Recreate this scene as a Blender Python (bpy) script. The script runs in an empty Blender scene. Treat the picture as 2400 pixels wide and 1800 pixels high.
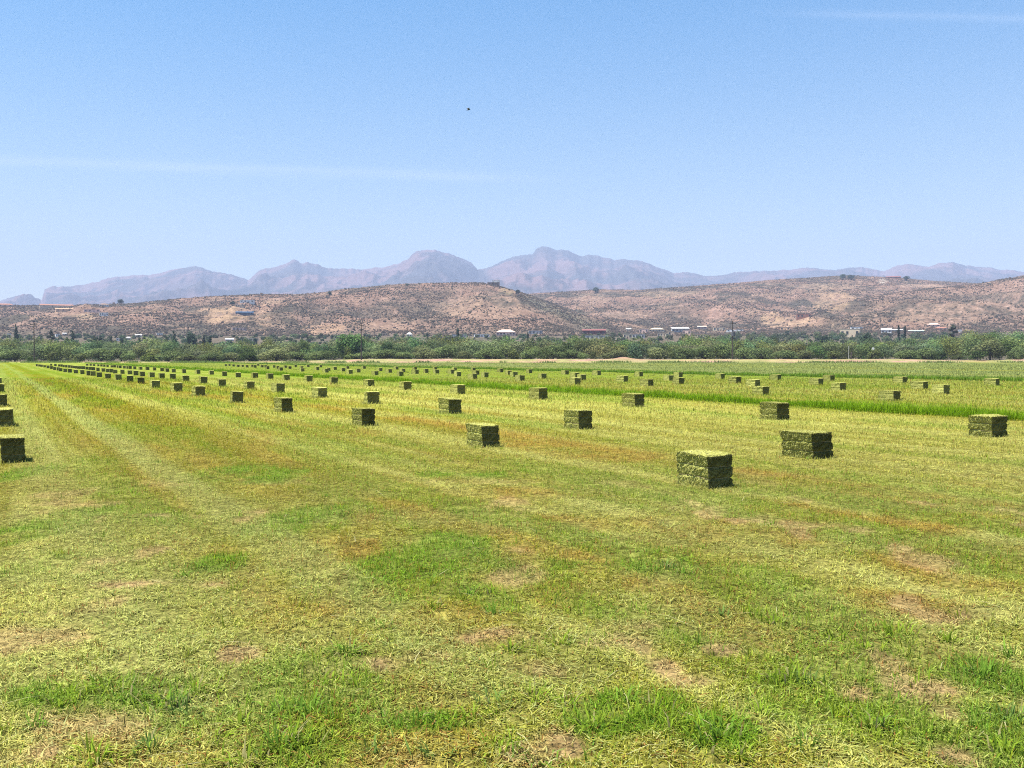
import bpy, math, random
import numpy as np
from mathutils import Vector

random.seed(7)
rng = np.random.default_rng(11)
R = math.radians
scene = bpy.context.scene
col = scene.collection

# ------------------------------------------------------------------ camera model (2400 x 1800 photograph)
F, CX, CY = 2165.0, 1200.0, 900.0
CAM_H = 1.71
HOR = 838.0
PITCH = math.atan((CY - HOR) / F)
cp, sp = math.cos(PITCH), math.sin(PITCH)


def ray(x, y):
    """direction through photo pixel, scaled to unit forward distance Y"""
    a = (x - CX) / F
    b = (CY - y) / F
    dx, dy, dz = a, cp + b * sp, -sp + b * cp
    return dx / dy, dz / dy


def ground(x, y, z=0.0):
    dx, dz = ray(x, y)
    d = (z - CAM_H) / dz
    return dx * d, d


def at(x, y, d):
    dx, dz = ray(x, y)
    return dx * d, d, CAM_H + dz * d


def zat(y, d):
    return CAM_H + ray(CX, y)[1] * d


def px_of(X, Y, Z):
    X, Y, Z = np.asarray(X, float), np.asarray(Y, float), np.asarray(Z, float)
    w = Y * cp - (Z - CAM_H) * sp
    u = Y * sp + (Z - CAM_H) * cp
    return CX + F * X / w, CY - F * u / w


# direction of the bale rows (vanishing point at photo x = -14)
ROW = math.atan((-14 - CX) / F)
RX, RY = math.sin(ROW), math.cos(ROW)       # along the rows
VX, VY = math.cos(ROW), -math.sin(ROW)      # across, to the right


# ------------------------------------------------------------------ noise
def _h(ix, iy, s):
    n = (ix.astype(np.int64) * 374761393 + iy.astype(np.int64) * 668265263 + s * 1442695041) & 0xFFFFFFFF
    n = ((n ^ (n >> 13)) * 1274126177) & 0xFFFFFFFF
    n = n ^ (n >> 16)
    return (n & 0xFFFFFF) / float(0xFFFFFF)


def vn(x, y, s=0):
    x = np.asarray(x, float); y = np.asarray(y, float)
    x, y = np.broadcast_arrays(x, y)
    ix, iy = np.floor(x), np.floor(y)
    fx, fy = x - ix, y - iy
    fx = fx * fx * (3 - 2 * fx); fy = fy * fy * (3 - 2 * fy)
    a, b = _h(ix, iy, s), _h(ix + 1, iy, s)
    c, d = _h(ix, iy + 1, s), _h(ix + 1, iy + 1, s)
    return (a + (b - a) * fx) * (1 - fy) + (c + (d - c) * fx) * fy


def fbm(x, y, s=0, o=4):
    t, a, n = 0.0, 0.5, 0.0
    for i in range(o):
        t = t + a * vn(x, y, s + i * 17); n += a
        x = np.asarray(x) * 2.03 + 5.1; y = np.asarray(y) * 2.03 + 3.7; a *= 0.5
    return t / n


def ridged(x, y, s=0, o=4):
    t, a, n = 0.0, 0.5, 0.0
    for i in range(o):
        t = t + a * (1 - np.abs(2 * vn(x, y, s + i * 17) - 1)); n += a
        x = np.asarray(x) * 2.07 + 1.3; y = np.asarray(y) * 2.07 + 9.1; a *= 0.5
    return t / n


def sst(a, b, x):
    t = np.clip((np.asarray(x, float) - a) / (b - a), 0, 1)
    return t * t * (3 - 2 * t)


# ------------------------------------------------------------------ mesh helpers
def mesh_np(name, V, Fc, mat, attrs=None, smooth=False, mats=None, midx=None):
    """V (n,3); Fc (m,k) with k = 3 or 4 (or a list of such arrays)"""
    me = bpy.data.meshes.new(name)
    V = np.ascontiguousarray(V, dtype=np.float32)
    Fs = Fc if isinstance(Fc, list) else [Fc]
    Fs = [f for f in Fs if len(f)]
    loops = np.concatenate([f.reshape(-1) for f in Fs]).astype(np.int32)
    tot = np.concatenate([np.full(len(f), f.shape[1]) for f in Fs]).astype(np.int32)
    start = np.concatenate([[0], np.cumsum(tot)[:-1]]).astype(np.int32)
    me.vertices.add(len(V)); me.vertices.foreach_set('co', V.ravel())
    me.loops.add(len(loops)); me.loops.foreach_set('vertex_index', loops)
    me.polygons.add(len(tot)); me.polygons.foreach_set('loop_start', start)
    if smooth:
        me.polygons.foreach_set('use_smooth', np.ones(len(tot), dtype=bool))
    for k, a in (attrs or {}).items():
        a = np.asarray(a, dtype=np.float32)
        if a.ndim == 2:
            at_ = me.attributes.new(k, 'FLOAT_COLOR', 'POINT')
            if a.shape[1] == 3:
                a = np.concatenate([a, np.ones((len(a), 1), np.float32)], axis=1)
            at_.data.foreach_set('color', np.ascontiguousarray(a).ravel())
        else:
            at_ = me.attributes.new(k, 'FLOAT', 'POINT')
            at_.data.foreach_set('value', np.ascontiguousarray(a))
    for m in (mats or [mat]):
        me.materials.append(m)
    if midx is not None:
        me.polygons.foreach_set('material_index', np.asarray(midx, dtype=np.int32))
    me.update(calc_edges=True)
    return me


def obj(name, me, parent=None, loc=(0, 0, 0)):
    o = bpy.data.objects.new(name, me)
    col.objects.link(o)
    o.location = loc
    if parent:
        o.parent = parent
    return o


def empty(name, loc=(0, 0, 0), rz=0.0):
    o = bpy.data.objects.new(name, None)
    o.empty_display_size = 0.3
    col.objects.link(o); o.location = loc; o.rotation_euler = (0, 0, rz)
    return o


def tag(o, label=None, cat=None, group=None, kind=None):
    if label: o['label'] = label
    if cat: o['category'] = cat
    if group: o['group'] = group
    if kind: o['kind'] = kind
    return o


def copy_tree(o, parent=None):
    c = o.copy(); col.objects.link(c)
    if parent: c.parent = parent
    for ch in list(o.children):
        copy_tree(ch, c)
    return c


class MB:
    """collects simple solids into one mesh"""
    def __init__(s): s.v, s.f = [], []

    def add(s, vs, fs):
        n = len(s.v); s.v += [tuple(v) for v in vs]; s.f += [tuple(i + n for i in f) for f in fs]

    def box(s, x0, x1, y0, y1, z0, z1):
        s.add([(x0, y0, z0), (x1, y0, z0), (x1, y1, z0), (x0, y1, z0), (x0, y0, z1), (x1, y0, z1), (x1, y1, z1), (x0, y1, z1)],
              [(3, 2, 1, 0), (4, 5, 6, 7), (0, 1, 5, 4), (1, 2, 6, 5), (2, 3, 7, 6), (3, 0, 4, 7)])

    def tube(s, pts, rad, n=8):
        base = len(s.v); k = len(pts)
        for i, p in enumerate(pts):
            p = Vector(p)
            a = Vector(pts[max(i - 1, 0)]); b = Vector(pts[min(i + 1, k - 1)])
            d = (b - a).normalized()
            u = d.cross(Vector((0.3, 1, 0.2))).normalized(); w = d.cross(u)
            r = rad[i] if isinstance(rad, (list, tuple)) else rad
            for j in range(n):
                t = 2 * math.pi * j / n
                s.v.append(tuple(p + (u * math.cos(t) + w * math.sin(t)) * r))
        for i in range(k - 1):
            for j in range(n):
                s.f.append((base + i * n + j, base + i * n + (j + 1) % n, base + (i + 1) * n + (j + 1) % n, base + (i + 1) * n + j))
        s.f.append(tuple(base + j for j in range(n))[::-1])
        s.f.append(tuple(base + (k - 1) * n + j for j in range(n)))

    def mesh(s, name, mat, smooth=False):
        me = bpy.data.meshes.new(name)
        me.from_pydata(s.v, [], s.f)
        me.materials.append(mat)
        if smooth:
            for p in me.polygons: p.use_smooth = True
        me.update()
        return me

    def build(s, name, mat, parent=None, smooth=False):
        return obj(name, s.mesh(name, mat, smooth), parent)


# ------------------------------------------------------------------ materials
def new_mat(name):
    m = bpy.data.materials.new(name); m.use_nodes = True
    nt = m.node_tree; nt.nodes.clear()
    out = nt.nodes.new('ShaderNodeOutputMaterial')
    return m, nt, out


def N(nt, typ, **kw):
    n = nt.nodes.new(typ)
    for k, v in kw.items():
        if k in n.inputs: n.inputs[k].default_value = v
        else: setattr(n, k, v)
    return n


def plain(name, rgb, rough=0.8, var=0.15, scale=3.0, bump=0.0, metallic=0.0):
    m, nt, out = new_mat(name)
    b = N(nt, 'ShaderNodeBsdfPrincipled'); b.inputs['Roughness'].default_value = rough
    b.inputs['Metallic'].default_value = metallic
    b.inputs['Specular IOR Level'].default_value = 0.25
    tc = N(nt, 'ShaderNodeTexCoord')
    nz = N(nt, 'ShaderNodeTexNoise'); nz.inputs['Scale'].default_value = scale; nz.inputs['Detail'].default_value = 5
    nt.links.new(tc.outputs['Object'], nz.inputs['Vector'])
    rp = N(nt, 'ShaderNodeMapRange'); rp.inputs['To Min'].default_value = 1 - var; rp.inputs['To Max'].default_value = 1 + var
    nt.links.new(nz.outputs['Fac'], rp.inputs['Value'])
    mx = N(nt, 'ShaderNodeVectorMath', operation='SCALE'); mx.inputs[0].default_value = rgb
    nt.links.new(rp.outputs[0], mx.inputs['Scale'])
    nt.links.new(mx.outputs[0], b.inputs['Base Color'])
    if bump:
        bp = N(nt, 'ShaderNodeBump'); bp.inputs['Strength'].default_value = bump; bp.inputs['Distance'].default_value = 0.05
        nt.links.new(nz.outputs['Fac'], bp.inputs['Height']); nt.links.new(bp.outputs[0], b.inputs['Normal'])
    nt.links.new(b.outputs[0], out.inputs['Surface'])
    return m


def leafy(name, trans=0.3, objvar=0.0, attr='col', rough=0.9):
    """colour from the mesh's own attribute, thin leaves let some light through"""
    m, nt, out = new_mat(name)
    a = N(nt, 'ShaderNodeAttribute', attribute_name=attr)
    c = a.outputs['Color']
    if objvar:
        oi = N(nt, 'ShaderNodeObjectInfo')
        mr = N(nt, 'ShaderNodeMapRange'); mr.inputs['To Min'].default_value = 1 - objvar; mr.inputs['To Max'].default_value = 1 + objvar
        nt.links.new(oi.outputs['Random'], mr.inputs['Value'])
        sc = N(nt, 'ShaderNodeVectorMath', operation='SCALE')
        nt.links.new(c, sc.inputs[0]); nt.links.new(mr.outputs[0], sc.inputs['Scale']); c = sc.outputs[0]
    d = N(nt, 'ShaderNodeBsdfDiffuse'); nt.links.new(c, d.inputs['Color'])
    if trans > 0:
        t = N(nt, 'ShaderNodeBsdfTranslucent'); nt.links.new(c, t.inputs['Color'])
        mx = N(nt, 'ShaderNodeMixShader'); mx.inputs[0].default_value = trans
        nt.links.new(d.outputs[0], mx.inputs[1]); nt.links.new(t.outputs[0], mx.inputs[2])
        nt.links.new(mx.outputs[0], out.inputs['Surface'])
    else:
        nt.links.new(d.outputs[0], out.inputs['Surface'])
    return m


def earthy(name, scales, bump=0.0, bscale=1.0, bdist=0.05):
    """colour attribute broken up by world-space noise at several scales: [(scale, low, high), ...]"""
    m, nt, out = new_mat(name)
    a = N(nt, 'ShaderNodeAttribute', attribute_name='col')
    tc = N(nt, 'ShaderNodeTexCoord')
    c = a.outputs['Color']
    for k, (s, lo, hi) in enumerate(scales):
        nz = N(nt, 'ShaderNodeTexNoise'); nz.inputs['Scale'].default_value = s; nz.inputs['Detail'].default_value = 4
        nz.inputs['Roughness'].default_value = 0.65
        nt.links.new(tc.outputs['Object'], nz.inputs['Vector'])
        mr = N(nt, 'ShaderNodeMapRange'); mr.inputs['From Min'].default_value = 0.3; mr.inputs['From Max'].default_value = 0.7
        mr.inputs['To Min'].default_value = lo; mr.inputs['To Max'].default_value = hi
        nt.links.new(nz.outputs['Fac'], mr.inputs['Value'])
        sc = N(nt, 'ShaderNodeVectorMath', operation='SCALE')
        nt.links.new(c, sc.inputs[0]); nt.links.new(mr.outputs[0], sc.inputs['Scale']); c = sc.outputs[0]
    d = N(nt, 'ShaderNodeBsdfDiffuse'); nt.links.new(c, d.inputs['Color'])
    if bump:
        nz = N(nt, 'ShaderNodeTexNoise'); nz.inputs['Scale'].default_value = bscale; nz.inputs['Detail'].default_value = 6
        nt.links.new(tc.outputs['Object'], nz.inputs['Vector'])
        bp = N(nt, 'ShaderNodeBump'); bp.inputs['Strength'].default_value = bump; bp.inputs['Distance'].default_value = bdist
        nt.links.new(nz.outputs['Fac'], bp.inputs['Height']); nt.links.new(bp.outputs[0], d.inputs['Normal'])
    nt.links.new(d.outputs[0], out.inputs['Surface'])
    return m


# ------------------------------------------------------------------ camera, world, sun
cam = bpy.data.cameras.new('camera')
cam.sensor_fit = 'HORIZONTAL'; cam.sensor_width = 36.0; cam.lens = 36.0 * F / 2400.0
cam.clip_start = 0.05; cam.clip_end = 60000
co = bpy.data.objects.new('camera', cam); col.objects.link(co)
co.location = (0, 0, CAM_H); co.rotation_euler = (math.pi / 2 - PITCH, 0, 0)
scene.camera = co

SUN_EL, SUN_AZ = 72.0, -102.0      # azimuth from the view direction, negative to the left
w = bpy.data.worlds.new('World'); scene.world = w; w.use_nodes = True
nt = w.node_tree; nt.nodes.clear()
wout = nt.nodes.new('ShaderNodeOutputWorld'); bg = nt.nodes.new('ShaderNodeBackground')
sky = nt.nodes.new('ShaderNodeTexSky'); sky.sky_type = 'NISHITA'; sky.sun_disc = False
sky.sun_elevation = R(SUN_EL); sky.sun_rotation = R(SUN_AZ)
sky.altitude = 900; sky.air_density = 1.15; sky.dust_density = 0.1; sky.ozone_density = 4.0
SKY_STRENGTH = 0.064
bg.inputs['Strength'].default_value = SKY_STRENGTH
# faint streaks of high cirrus, placed by direction in the sky
tc = N(nt, 'ShaderNodeTexCoord'); sx = N(nt, 'ShaderNodeSeparateXYZ'); nt.links.new(tc.outputs['Generated'], sx.inputs[0])


def wm(op, a, b=None, c=None):
    n = N(nt, 'ShaderNodeMath', operation=op)
    for i, v in enumerate((a, b, c)):
        if v is None: continue
        if isinstance(v, (int, float)): n.inputs[i].default_value = v
        else: nt.links.new(v, n.inputs[i])
    return n.outputs[0]


ysafe = wm('MAXIMUM', sx.outputs['Y'], 0.01)
az = wm('DIVIDE', sx.outputs['X'], ysafe)          # tan of azimuth
el = wm('DIVIDE', sx.outputs['Z'], ysafe)
cv = N(nt, 'ShaderNodeCombineXYZ'); nt.links.new(wm('MULTIPLY', az, 3.0), cv.inputs[0]); nt.links.new(wm('MULTIPLY', el, 40.0), cv.inputs[1])
nz = N(nt, 'ShaderNodeTexNoise'); nz.inputs['Scale'].default_value = 1.6; nz.inputs['Detail'].default_value = 5
nt.links.new(cv.outputs[0], nz.inputs['Vector'])
cloud = None
for (x0, y0, x1, y1, wd, ax, bx, st) in ((0, 377, 1150, 415, 0.0055, -0.75, 0.12, 0.42), (1850, 30, 2400, 44, 0.0045, 0.22, 1.2, 0.26), (1200, 250, 1500, 254, 0.004, -0.02, 0.14, 0.30)):
    ta0, te0 = ray(x0, y0); ta1, te1 = ray(x1, y1)
    k = (te1 - te0) / (ta1 - ta0)
    line = wm('MULTIPLY_ADD', az, k, te0 - k * ta0)
    wob = wm('MULTIPLY_ADD', nz.outputs['Fac'], 0.008, -0.004)
    dd = wm('DIVIDE', wm('ADD', wm('SUBTRACT', el, line), wob), wd)
    g = wm('POWER', 2.718, wm('MULTIPLY', wm('MULTIPLY', dd, dd), -1.0))
    mr = N(nt, 'ShaderNodeMapRange', interpolation_type='SMOOTHERSTEP')
    nt.links.new(az, mr.inputs['Value'])
    mr.inputs['From Min'].default_value = ax; mr.inputs['From Max'].default_value = ax + 0.2
    mr2 = N(nt, 'ShaderNodeMapRange', interpolation_type='SMOOTHERSTEP')
    nt.links.new(az, mr2.inputs['Value'])
    mr2.inputs['From Min'].default_value = bx; mr2.inputs['From Max'].default_value = bx - 0.25
    g = wm('MULTIPLY', g, wm('MULTIPLY', wm('MULTIPLY', mr.outputs[0], mr2.outputs[0]), st))
    cloud = g if cloud is None else wm('ADD', cloud, g)
cloud = wm('MULTIPLY', cloud, wm('MULTIPLY_ADD', nz.outputs['Fac'], 0.5, 0.08))
mixc = N(nt, 'ShaderNodeMix', data_type='RGBA')
# clear-air blue deepens with height above the horizon
hgt = N(nt, 'ShaderNodeMapRange', interpolation_type='SMOOTHSTEP'); nt.links.new(sx.outputs['Z'], hgt.inputs['Value'])
hgt.inputs['From Min'].default_value = .02; hgt.inputs['From Max'].default_value = .46
tm = N(nt, 'ShaderNodeMix', data_type='RGBA'); nt.links.new(hgt.outputs[0], tm.inputs[0])
tm.inputs[6].default_value = (1.22, 1.06, .88, 1); tm.inputs[7].default_value = (.15, .80, 1.02, 1)
tint = N(nt, 'ShaderNodeVectorMath', operation='MULTIPLY'); nt.links.new(tm.outputs[2], tint.inputs[1])
nt.links.new(sky.outputs[0], tint.inputs[0])
nt.links.new(cloud, mixc.inputs[0]); nt.links.new(tint.outputs[0], mixc.inputs[6])
mixc.inputs[7].default_value = (7.2, 7.6, 8.4, 1)
nt.links.new(mixc.outputs[2], bg.inputs['Color'])
nt.links.new(bg.outputs[0], wout.inputs['Surface'])

sl = bpy.data.lights.new('sun', 'SUN'); sl.energy = 5.0; sl.angle = R(0.5); sl.color = (1.0, 0.955, 0.88)
so = bpy.data.objects.new('sun', sl); col.objects.link(so); so.location = (-50, 0, 200)
sd = Vector((math.sin(R(SUN_AZ)) * math.cos(R(SUN_EL)), math.cos(R(SUN_AZ)) * math.cos(R(SUN_EL)), math.sin(R(SUN_EL))))
so.rotation_euler = sd.to_track_quat('Z', 'Y').to_euler()

scene.view_settings.view_transform = 'Standard'; scene.view_settings.look = 'None'
scene.view_settings.gamma = 1.0; scene.view_settings.use_curve_mapping = False
scene.view_settings.exposure = 1.55

# ------------------------------------------------------------------ field colours
YG = np.array([.228, .222, .028]); PALE = np.array([.350, .338, .082]); TRACK = np.array([.265, .285, .078]); GREEN = np.array([.105, .215, .010])
ORANGE = np.array([.290, .190, .030]); OLIVE = np.array([.180, .155, .010]); BARE = np.array([.290, .175, .098])
GREYG = np.array([.185, .225, .062]); ALF = np.array([.165, .190, .058])


def ell(x, y, rx, ry):
    X, Y = ground(x, y)
    return X, Y, rx * Y / F, max(ry * Y * Y / (F * CAM_H), 0.12)


GREEN_E = [ell(*e) for e in [(600, 1110, 130, 22), (1130, 1110, 150, 10), (700, 1230, 110, 40), (940, 1340, 90, 60), (1060, 1300, 120, 50), (1540, 1330, 90, 30),
           (250, 1625, 200, 45), (430, 1665, 120, 40), (150, 1215, 70, 40), (1860, 1590, 70, 22), (30, 1110, 60, 22), (1330, 1345, 110, 25), (700, 1680, 90, 50),
           (960, 1690, 120, 25), (1500, 1660, 110, 45), (1690, 1715, 90, 40), (2320, 1590, 90, 50), (2360, 1720, 80, 60), (520, 1320, 60, 20), (60, 1330, 70, 30), (1420, 1690, 80, 30)]]
ORANGE_E = [ell(*e) for e in [(730, 1320, 80, 35), (820, 1390, 70, 45), (1430, 1066, 130, 11), (1960, 1140, 170, 18), (2220, 1178, 170, 22), (1250, 1038, 110, 8), (1750, 1250, 220, 40),
            (2250, 1300, 220, 60), (1600, 1370, 120, 22), (1300, 1395, 70, 25), (900, 1215, 80, 20), (850, 1290, 40, 20), (1450, 1300, 250, 36), (2000, 1225, 300, 40), (1250, 1235, 150, 22), (2060, 1420, 160, 35), (1180, 1160, 200, 14)]]
OLIVE_E = [ell(*e) for e in [(620, 1190, 90, 26), (900, 1250, 110, 40)]]
BARE_E = [ell(*e) for e in [(1250, 1562, 95, 18), (995, 1547, 60, 12), (1485, 1472, 70, 12), (300, 1372, 120, 11), (1610, 1592, 60, 14), (2170, 1612, 90, 10), (1160, 1495, 90, 9),
          (900, 1560, 60, 12), (760, 1580, 50, 10), (480, 1372, 60, 7), (1300, 1745, 60, 16), (900, 1785, 80, 14), (60, 1770, 70, 22), (1240, 1775, 60, 12), (2290, 1440, 40, 8), (2000, 1620, 40, 10), (560, 1530, 45, 10), (1690, 1520, 50, 8), (2240, 1780, 60, 14), (1560, 1560, 40, 8)]]


def blobs(X, Y, E, s):
    t = np.zeros_like(X)
    wob = fbm(X * 1.6, Y * 1.6, s, 3) - 0.5
    for (cx, cy, rx, ry) in E:
        q = ((X - cx) / rx) ** 2 + ((Y - cy) / ry) ** 2
        t = np.maximum(t, 1 - sst(0.0, 2.1, q + wob * 2.2))
    return np.clip(t * (.30 + 1.1 * sst(.32, .62, fbm(X / .32, Y / .45, s + 3, 3))), 0, 1)


def field(X, Y):
    """albedo and (green, orange, bare) weights of the mown field at world X, Y"""
    X = np.asarray(X, float); Y = np.asarray(Y, float)
    v = X * VX + Y * VY; u = X * RX + Y * RY
    d = np.maximum(Y, 0.1)
    near = 1 - sst(9, 16, d)
    wu, wv = u / (1.0 + 2.4 * sst(6, 14, d)), v
    g = sst(.50, .64, fbm(wv / 1.2, wu / 2.2, 3, 4)) * (0.40 + .25 * near)
    o = sst(.55, .68, fbm(wv / 1.1, wu / 2.0, 31, 4)) * .50 * (1 - .7 * sst(12, 14, v))
    b = sst(.64, .74, fbm(X / .7, Y / .9, 53, 4)) * near * .8
    p = sst(.46, .60, fbm(v / .42, u / 22.0, 71, 3)) * .75 + sst(.5, .66, fbm(X / 1.3, Y / 1.7, 77, 3)) * .45 * near
    ol = sst(.50, .62, fbm(v / .50, u / 26.0, 83, 3)) * .55 * sst(7, 12, u)
    # wheel tracks, swaths and bands that follow the rows
    bw = fbm(v / 1.5, u / 7, 91, 4) - .5
    vv = v + bw * .30
    rag = .45 + .75 * fbm(u / 1.4, v / .5, 93, 3)
    trk = np.clip(np.exp(-((vv - 2.25) / .30) ** 4) * 1.15 * rag + np.exp(-((vv - .75) / .35) ** 4) * .8 * rag, 0, 1) * sst(3, 5, u)
    p = np.maximum(p, np.exp(-((vv - 1.55) / .12) ** 2) * .7 * rag)
    p = np.maximum(p, sst(11.2, 12.6, vv) * (1 - sst(23.4, 24.2, v)) * (.55 + .45 * sst(.4, .6, fbm(v / .5, u / 30., 97, 2))))
    p = np.maximum(p, np.exp(-((vv - 7.2) / .5) ** 2) * .75)
    p = np.maximum(p, np.exp(-((vv - 5.1) / .35) ** 2) * .65)
    o = np.maximum(o, np.exp(-((vv - 10.0) / .5) ** 2) * 1.0 * sst(6, 10, u) * (1 - sst(26, 40, u)) * sst(.35, .55, fbm(u / 2.0, v, 15, 2)))
    o = np.maximum(o, np.exp(-((vv - 3.0) / .22) ** 2) * .6 * sst(8, 12, u) * sst(.4, .6, fbm(u / 2.5, v, 18, 2)))
    ol = np.maximum(ol, np.exp(-((vv - 3.7) / .75) ** 4) * 1.0 * sst(6, 11, u))
    p = p * (1 - .8 * np.exp(-((vv - 3.7) / .75) ** 4) * sst(6, 11, u))
    g = np.maximum(g, np.exp(-((vv - 5.9) / .4) ** 2) * .45 * sst(10, 16, u))
    g = np.maximum(g, blobs(X, Y, GREEN_E, 201))
    o = np.maximum(o, blobs(X, Y, ORANGE_E, 211) * .95)
    ol = np.maximum(ol, blobs(X, Y, OLIVE_E, 221) * .9)
    b = np.maximum(b, blobs(X, Y, BARE_E, 231) * .95)
    # between the rows far away the stubble is a little greener and darker
    c = YG + (PALE - YG) * p[..., None]
    c = c + (np.array([.215, .218, .050]) - c) * (sst(26, 30, v) * .6)[..., None]
    gg = np.exp(-((v - 24.6) / 1.5) ** 2) * .6 * sst(15, 25, u)
    c = c + (OLIVE - c) * (ol * .9)[..., None]
    c = c + (ORANGE - c) * (o * .88)[..., None]
    c = c + (GREEN - c) * (np.maximum(g, gg) * .88)[..., None]
    c = c + (GREYG * 1.15 - c) * (near * .35 * sst(.42, .62, fbm(X / 1.1, Y / 1.2, 131, 3)))[..., None]
    trk = trk * (1 - .8 * b)
    g = g * (1 - .7 * trk); o = o * (1 - .8 * trk)
    c = c + (TRACK - c) * (trk * (.68 + .15 * sst(12, 22, d)))[..., None]
    c = c + (BARE - c) * (b * .8)[..., None]
    return c, g, o, b, p


# ------------------------------------------------------------------ ground sheet
def bank_height(X, Y):
    px = CX + F * X / np.maximum(Y, 1.0)
    s = sst(560, 900, px) * .85 + .25
    top = (1.02 + .55 * (fbm(X / 22., Y / 22., 5, 3) - .5)) * s
    z = sst(311, 322, Y + 3 * (vn(X / 9., 0 * X, 8) - .5)) * top
    z = z + .80 * np.exp(-((X - (1462 - CX) / F * 323) / 3.4) ** 2 - ((Y - 323) / 4.0) ** 2) * (0.8 + .4 * vn(X / 1.2, Y / 1.2, 9))
    z = z * (1 - .35 * sst(326, 340, Y)) * (1 - sst(380, 460, Y))
    return z


def ground_z(X, Y):
    r = np.hypot(X, Y)
    z = (fbm(X / .45, Y / .45, 41, 3) - .5) * .06 * (1 - sst(15, 40, r)) + (fbm(X / 9., Y / 9., 43, 2) - .5) * .10 * (1 - sst(150, 250, r))
    return z + np.where(Y > 300, bank_height(X, np.maximum(Y, 300)), 0)


th = np.concatenate([np.radians(np.linspace(-44, 44, 620)), np.radians(np.linspace(44, 316, 60)[1:-1])])
rad = np.concatenate([np.geomspace(1.2, 300, 380), np.arange(300.7, 350, 0.8), np.geomspace(351, 11000, 50)])
TH, RD = np.meshgrid(th, rad, indexing='ij')
X, Y = np.sin(TH) * RD, np.cos(TH) * RD
front = (np.abs(((TH + math.pi) % (2 * math.pi)) - math.pi) < R(44.5))
Z = ground_z(X, Y)
C, g_, o_, b_, p_ = field(X, Y)
v_ = X * VX + Y * VY
alf = sst(62.5, 64.5, v_ + 1.5 * (vn(X / 5, Y / 5, 4) - .5)) * sst(60, 70, Y)
ac = ALF * (0.55 + .95 * fbm((X * VX + Y * VY) / 2.2, (X * RX + Y * RY) / 30., 61, 3))[..., None]
ac = ac + (YG - ac) * (sst(.5, .7, fbm(v_ / 4., (X * RX + Y * RY) / 60., 67, 3)) * .6)[..., None]
C = C + (ac - C) * alf[..., None]
bank = sst(308, 314, Y + 5 * (vn(X / 7., Y / 7., 14) - .5))
tan_ = np.array([.30, .215, .115]) + (np.array([.30, .18, .135]) - np.array([.30, .215, .115])) * sst(.4, .6, fbm(X / 14., Y / 2.5, 19, 3))[..., None]
tan_ = tan_ * (.55 + .75 * fbm(X / 2.2, Y / 1.2, 27, 3))[..., None]
pxx = CX + F * X / np.maximum(Y, 1)
tan_ = tan_ + (ALF * 1.1 - tan_) * (sst(.44, .56, fbm(X / 6., Y / 2.5, 23, 3)) * (.6 + .35 * (1 - sst(500, 900, pxx))))[..., None]
mnd = np.exp(-((X - (1462 - CX) / F * 323) / 4.2) ** 2 - ((Y - 322) / 5.0) ** 2)
tan_ = tan_ + (np.array([.25, .145, .105]) - tan_) * (mnd * .8)[..., None]
C = C + (tan_ - C) * bank[..., None]
farf = sst(35, 75, Y) * (1 - bank)
C = C * (1 - .28 * farf)[..., None]  # painted darker far off, in place of shade between unmodelled blades
C = C + (GREEN * .95 - C) * (farf * .30 * (1 - alf))[..., None]
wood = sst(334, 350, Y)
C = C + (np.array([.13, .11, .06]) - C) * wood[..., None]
nt_, nr = TH.shape
idx = np.arange(nt_ * nr).reshape(nt_, nr)
nx = np.roll(idx, -1, axis=0)
q = np.stack([idx[:, :-1], nx[:, :-1], nx[:, 1:], idx[:, 1:]], axis=-1).reshape(-1, 4)[:, ::-1]
V = np.stack([X, Y, Z], -1).reshape(-1, 3)
cen = len(V)
V = np.concatenate([V, [[0, 0, 0]]])
tri = np.stack([idx[:, 0], nx[:, 0], np.full(nt_, cen)], -1)
thatch = (1 - sst(10, 40, Y)) * (Y > 0) * .5
C = C + (np.array([.100, .088, .030]) - C) * (thatch * 1.3 * (1 - .6 * b_))[..., None]
Cc = np.concatenate([C.reshape(-1, 3), [YG]])
ground_mat = earthy('mown_field', [(17.0, .35, 1.65), (5.0, .62, 1.38), (1.1, .80, 1.2)], bump=1.0, bscale=26.0, bdist=.08)
go = obj('ground', mesh_np('ground', V, [q, tri], ground_mat, {'col': Cc}, smooth=True))
tag(go, kind='structure')


# ------------------------------------------------------------------ blades of grass
def blades(P, az, tilt, L, W, bend, C):
    """P (n,3) roots; one blade of two segments each, five points"""
    n = len(P)
    d = np.stack([np.cos(az), np.sin(az), np.zeros(n)], -1)
    side = np.stack([-np.sin(az), np.cos(az), np.zeros(n)], -1)
    t1 = tilt; t2 = tilt - bend
    up = np.array([0, 0, 1.0])
    m = P + (d * np.cos(t1)[:, None] + up * np.sin(t1)[:, None]) * (L * .5)[:, None]
    e = m + (d * np.cos(t2)[:, None] + up * np.sin(t2)[:, None]) * (L * .5)[:, None]
    hw = (W * .5)[:, None]
    V = np.stack([P - side * hw, P + side * hw, m + side * hw * .8, m - side * hw * .8, e], 1)
    b = np.arange(n)[:, None] * 5
    tri = np.concatenate([b + np.array([[0, 1, 2]]), b + np.array([[0, 2, 3]]), b + np.array([[3, 2, 4]])], 0)
    return V.reshape(-1, 3), tri, np.repeat(C, 5, axis=0)


def join(parts):
    Vs, Fs, Cs, n = [], [], [], 0
    for (V, f, c) in parts:
        Vs.append(V); Fs.append(f + n); Cs.append(c); n += len(V)
    return np.concatenate(Vs), np.concatenate(Fs), np.concatenate(Cs)


def wedge(n, d0, d1, half=36):
    d = np.exp(rng.uniform(math.log(d0), math.log(d1), n))
    a = np.tan(R(half)) * rng.uniform(-1, 1, n)
    return a * (d + .8), d


grass_mat = leafy('grass_blade', trans=.42)
parts = []
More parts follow.
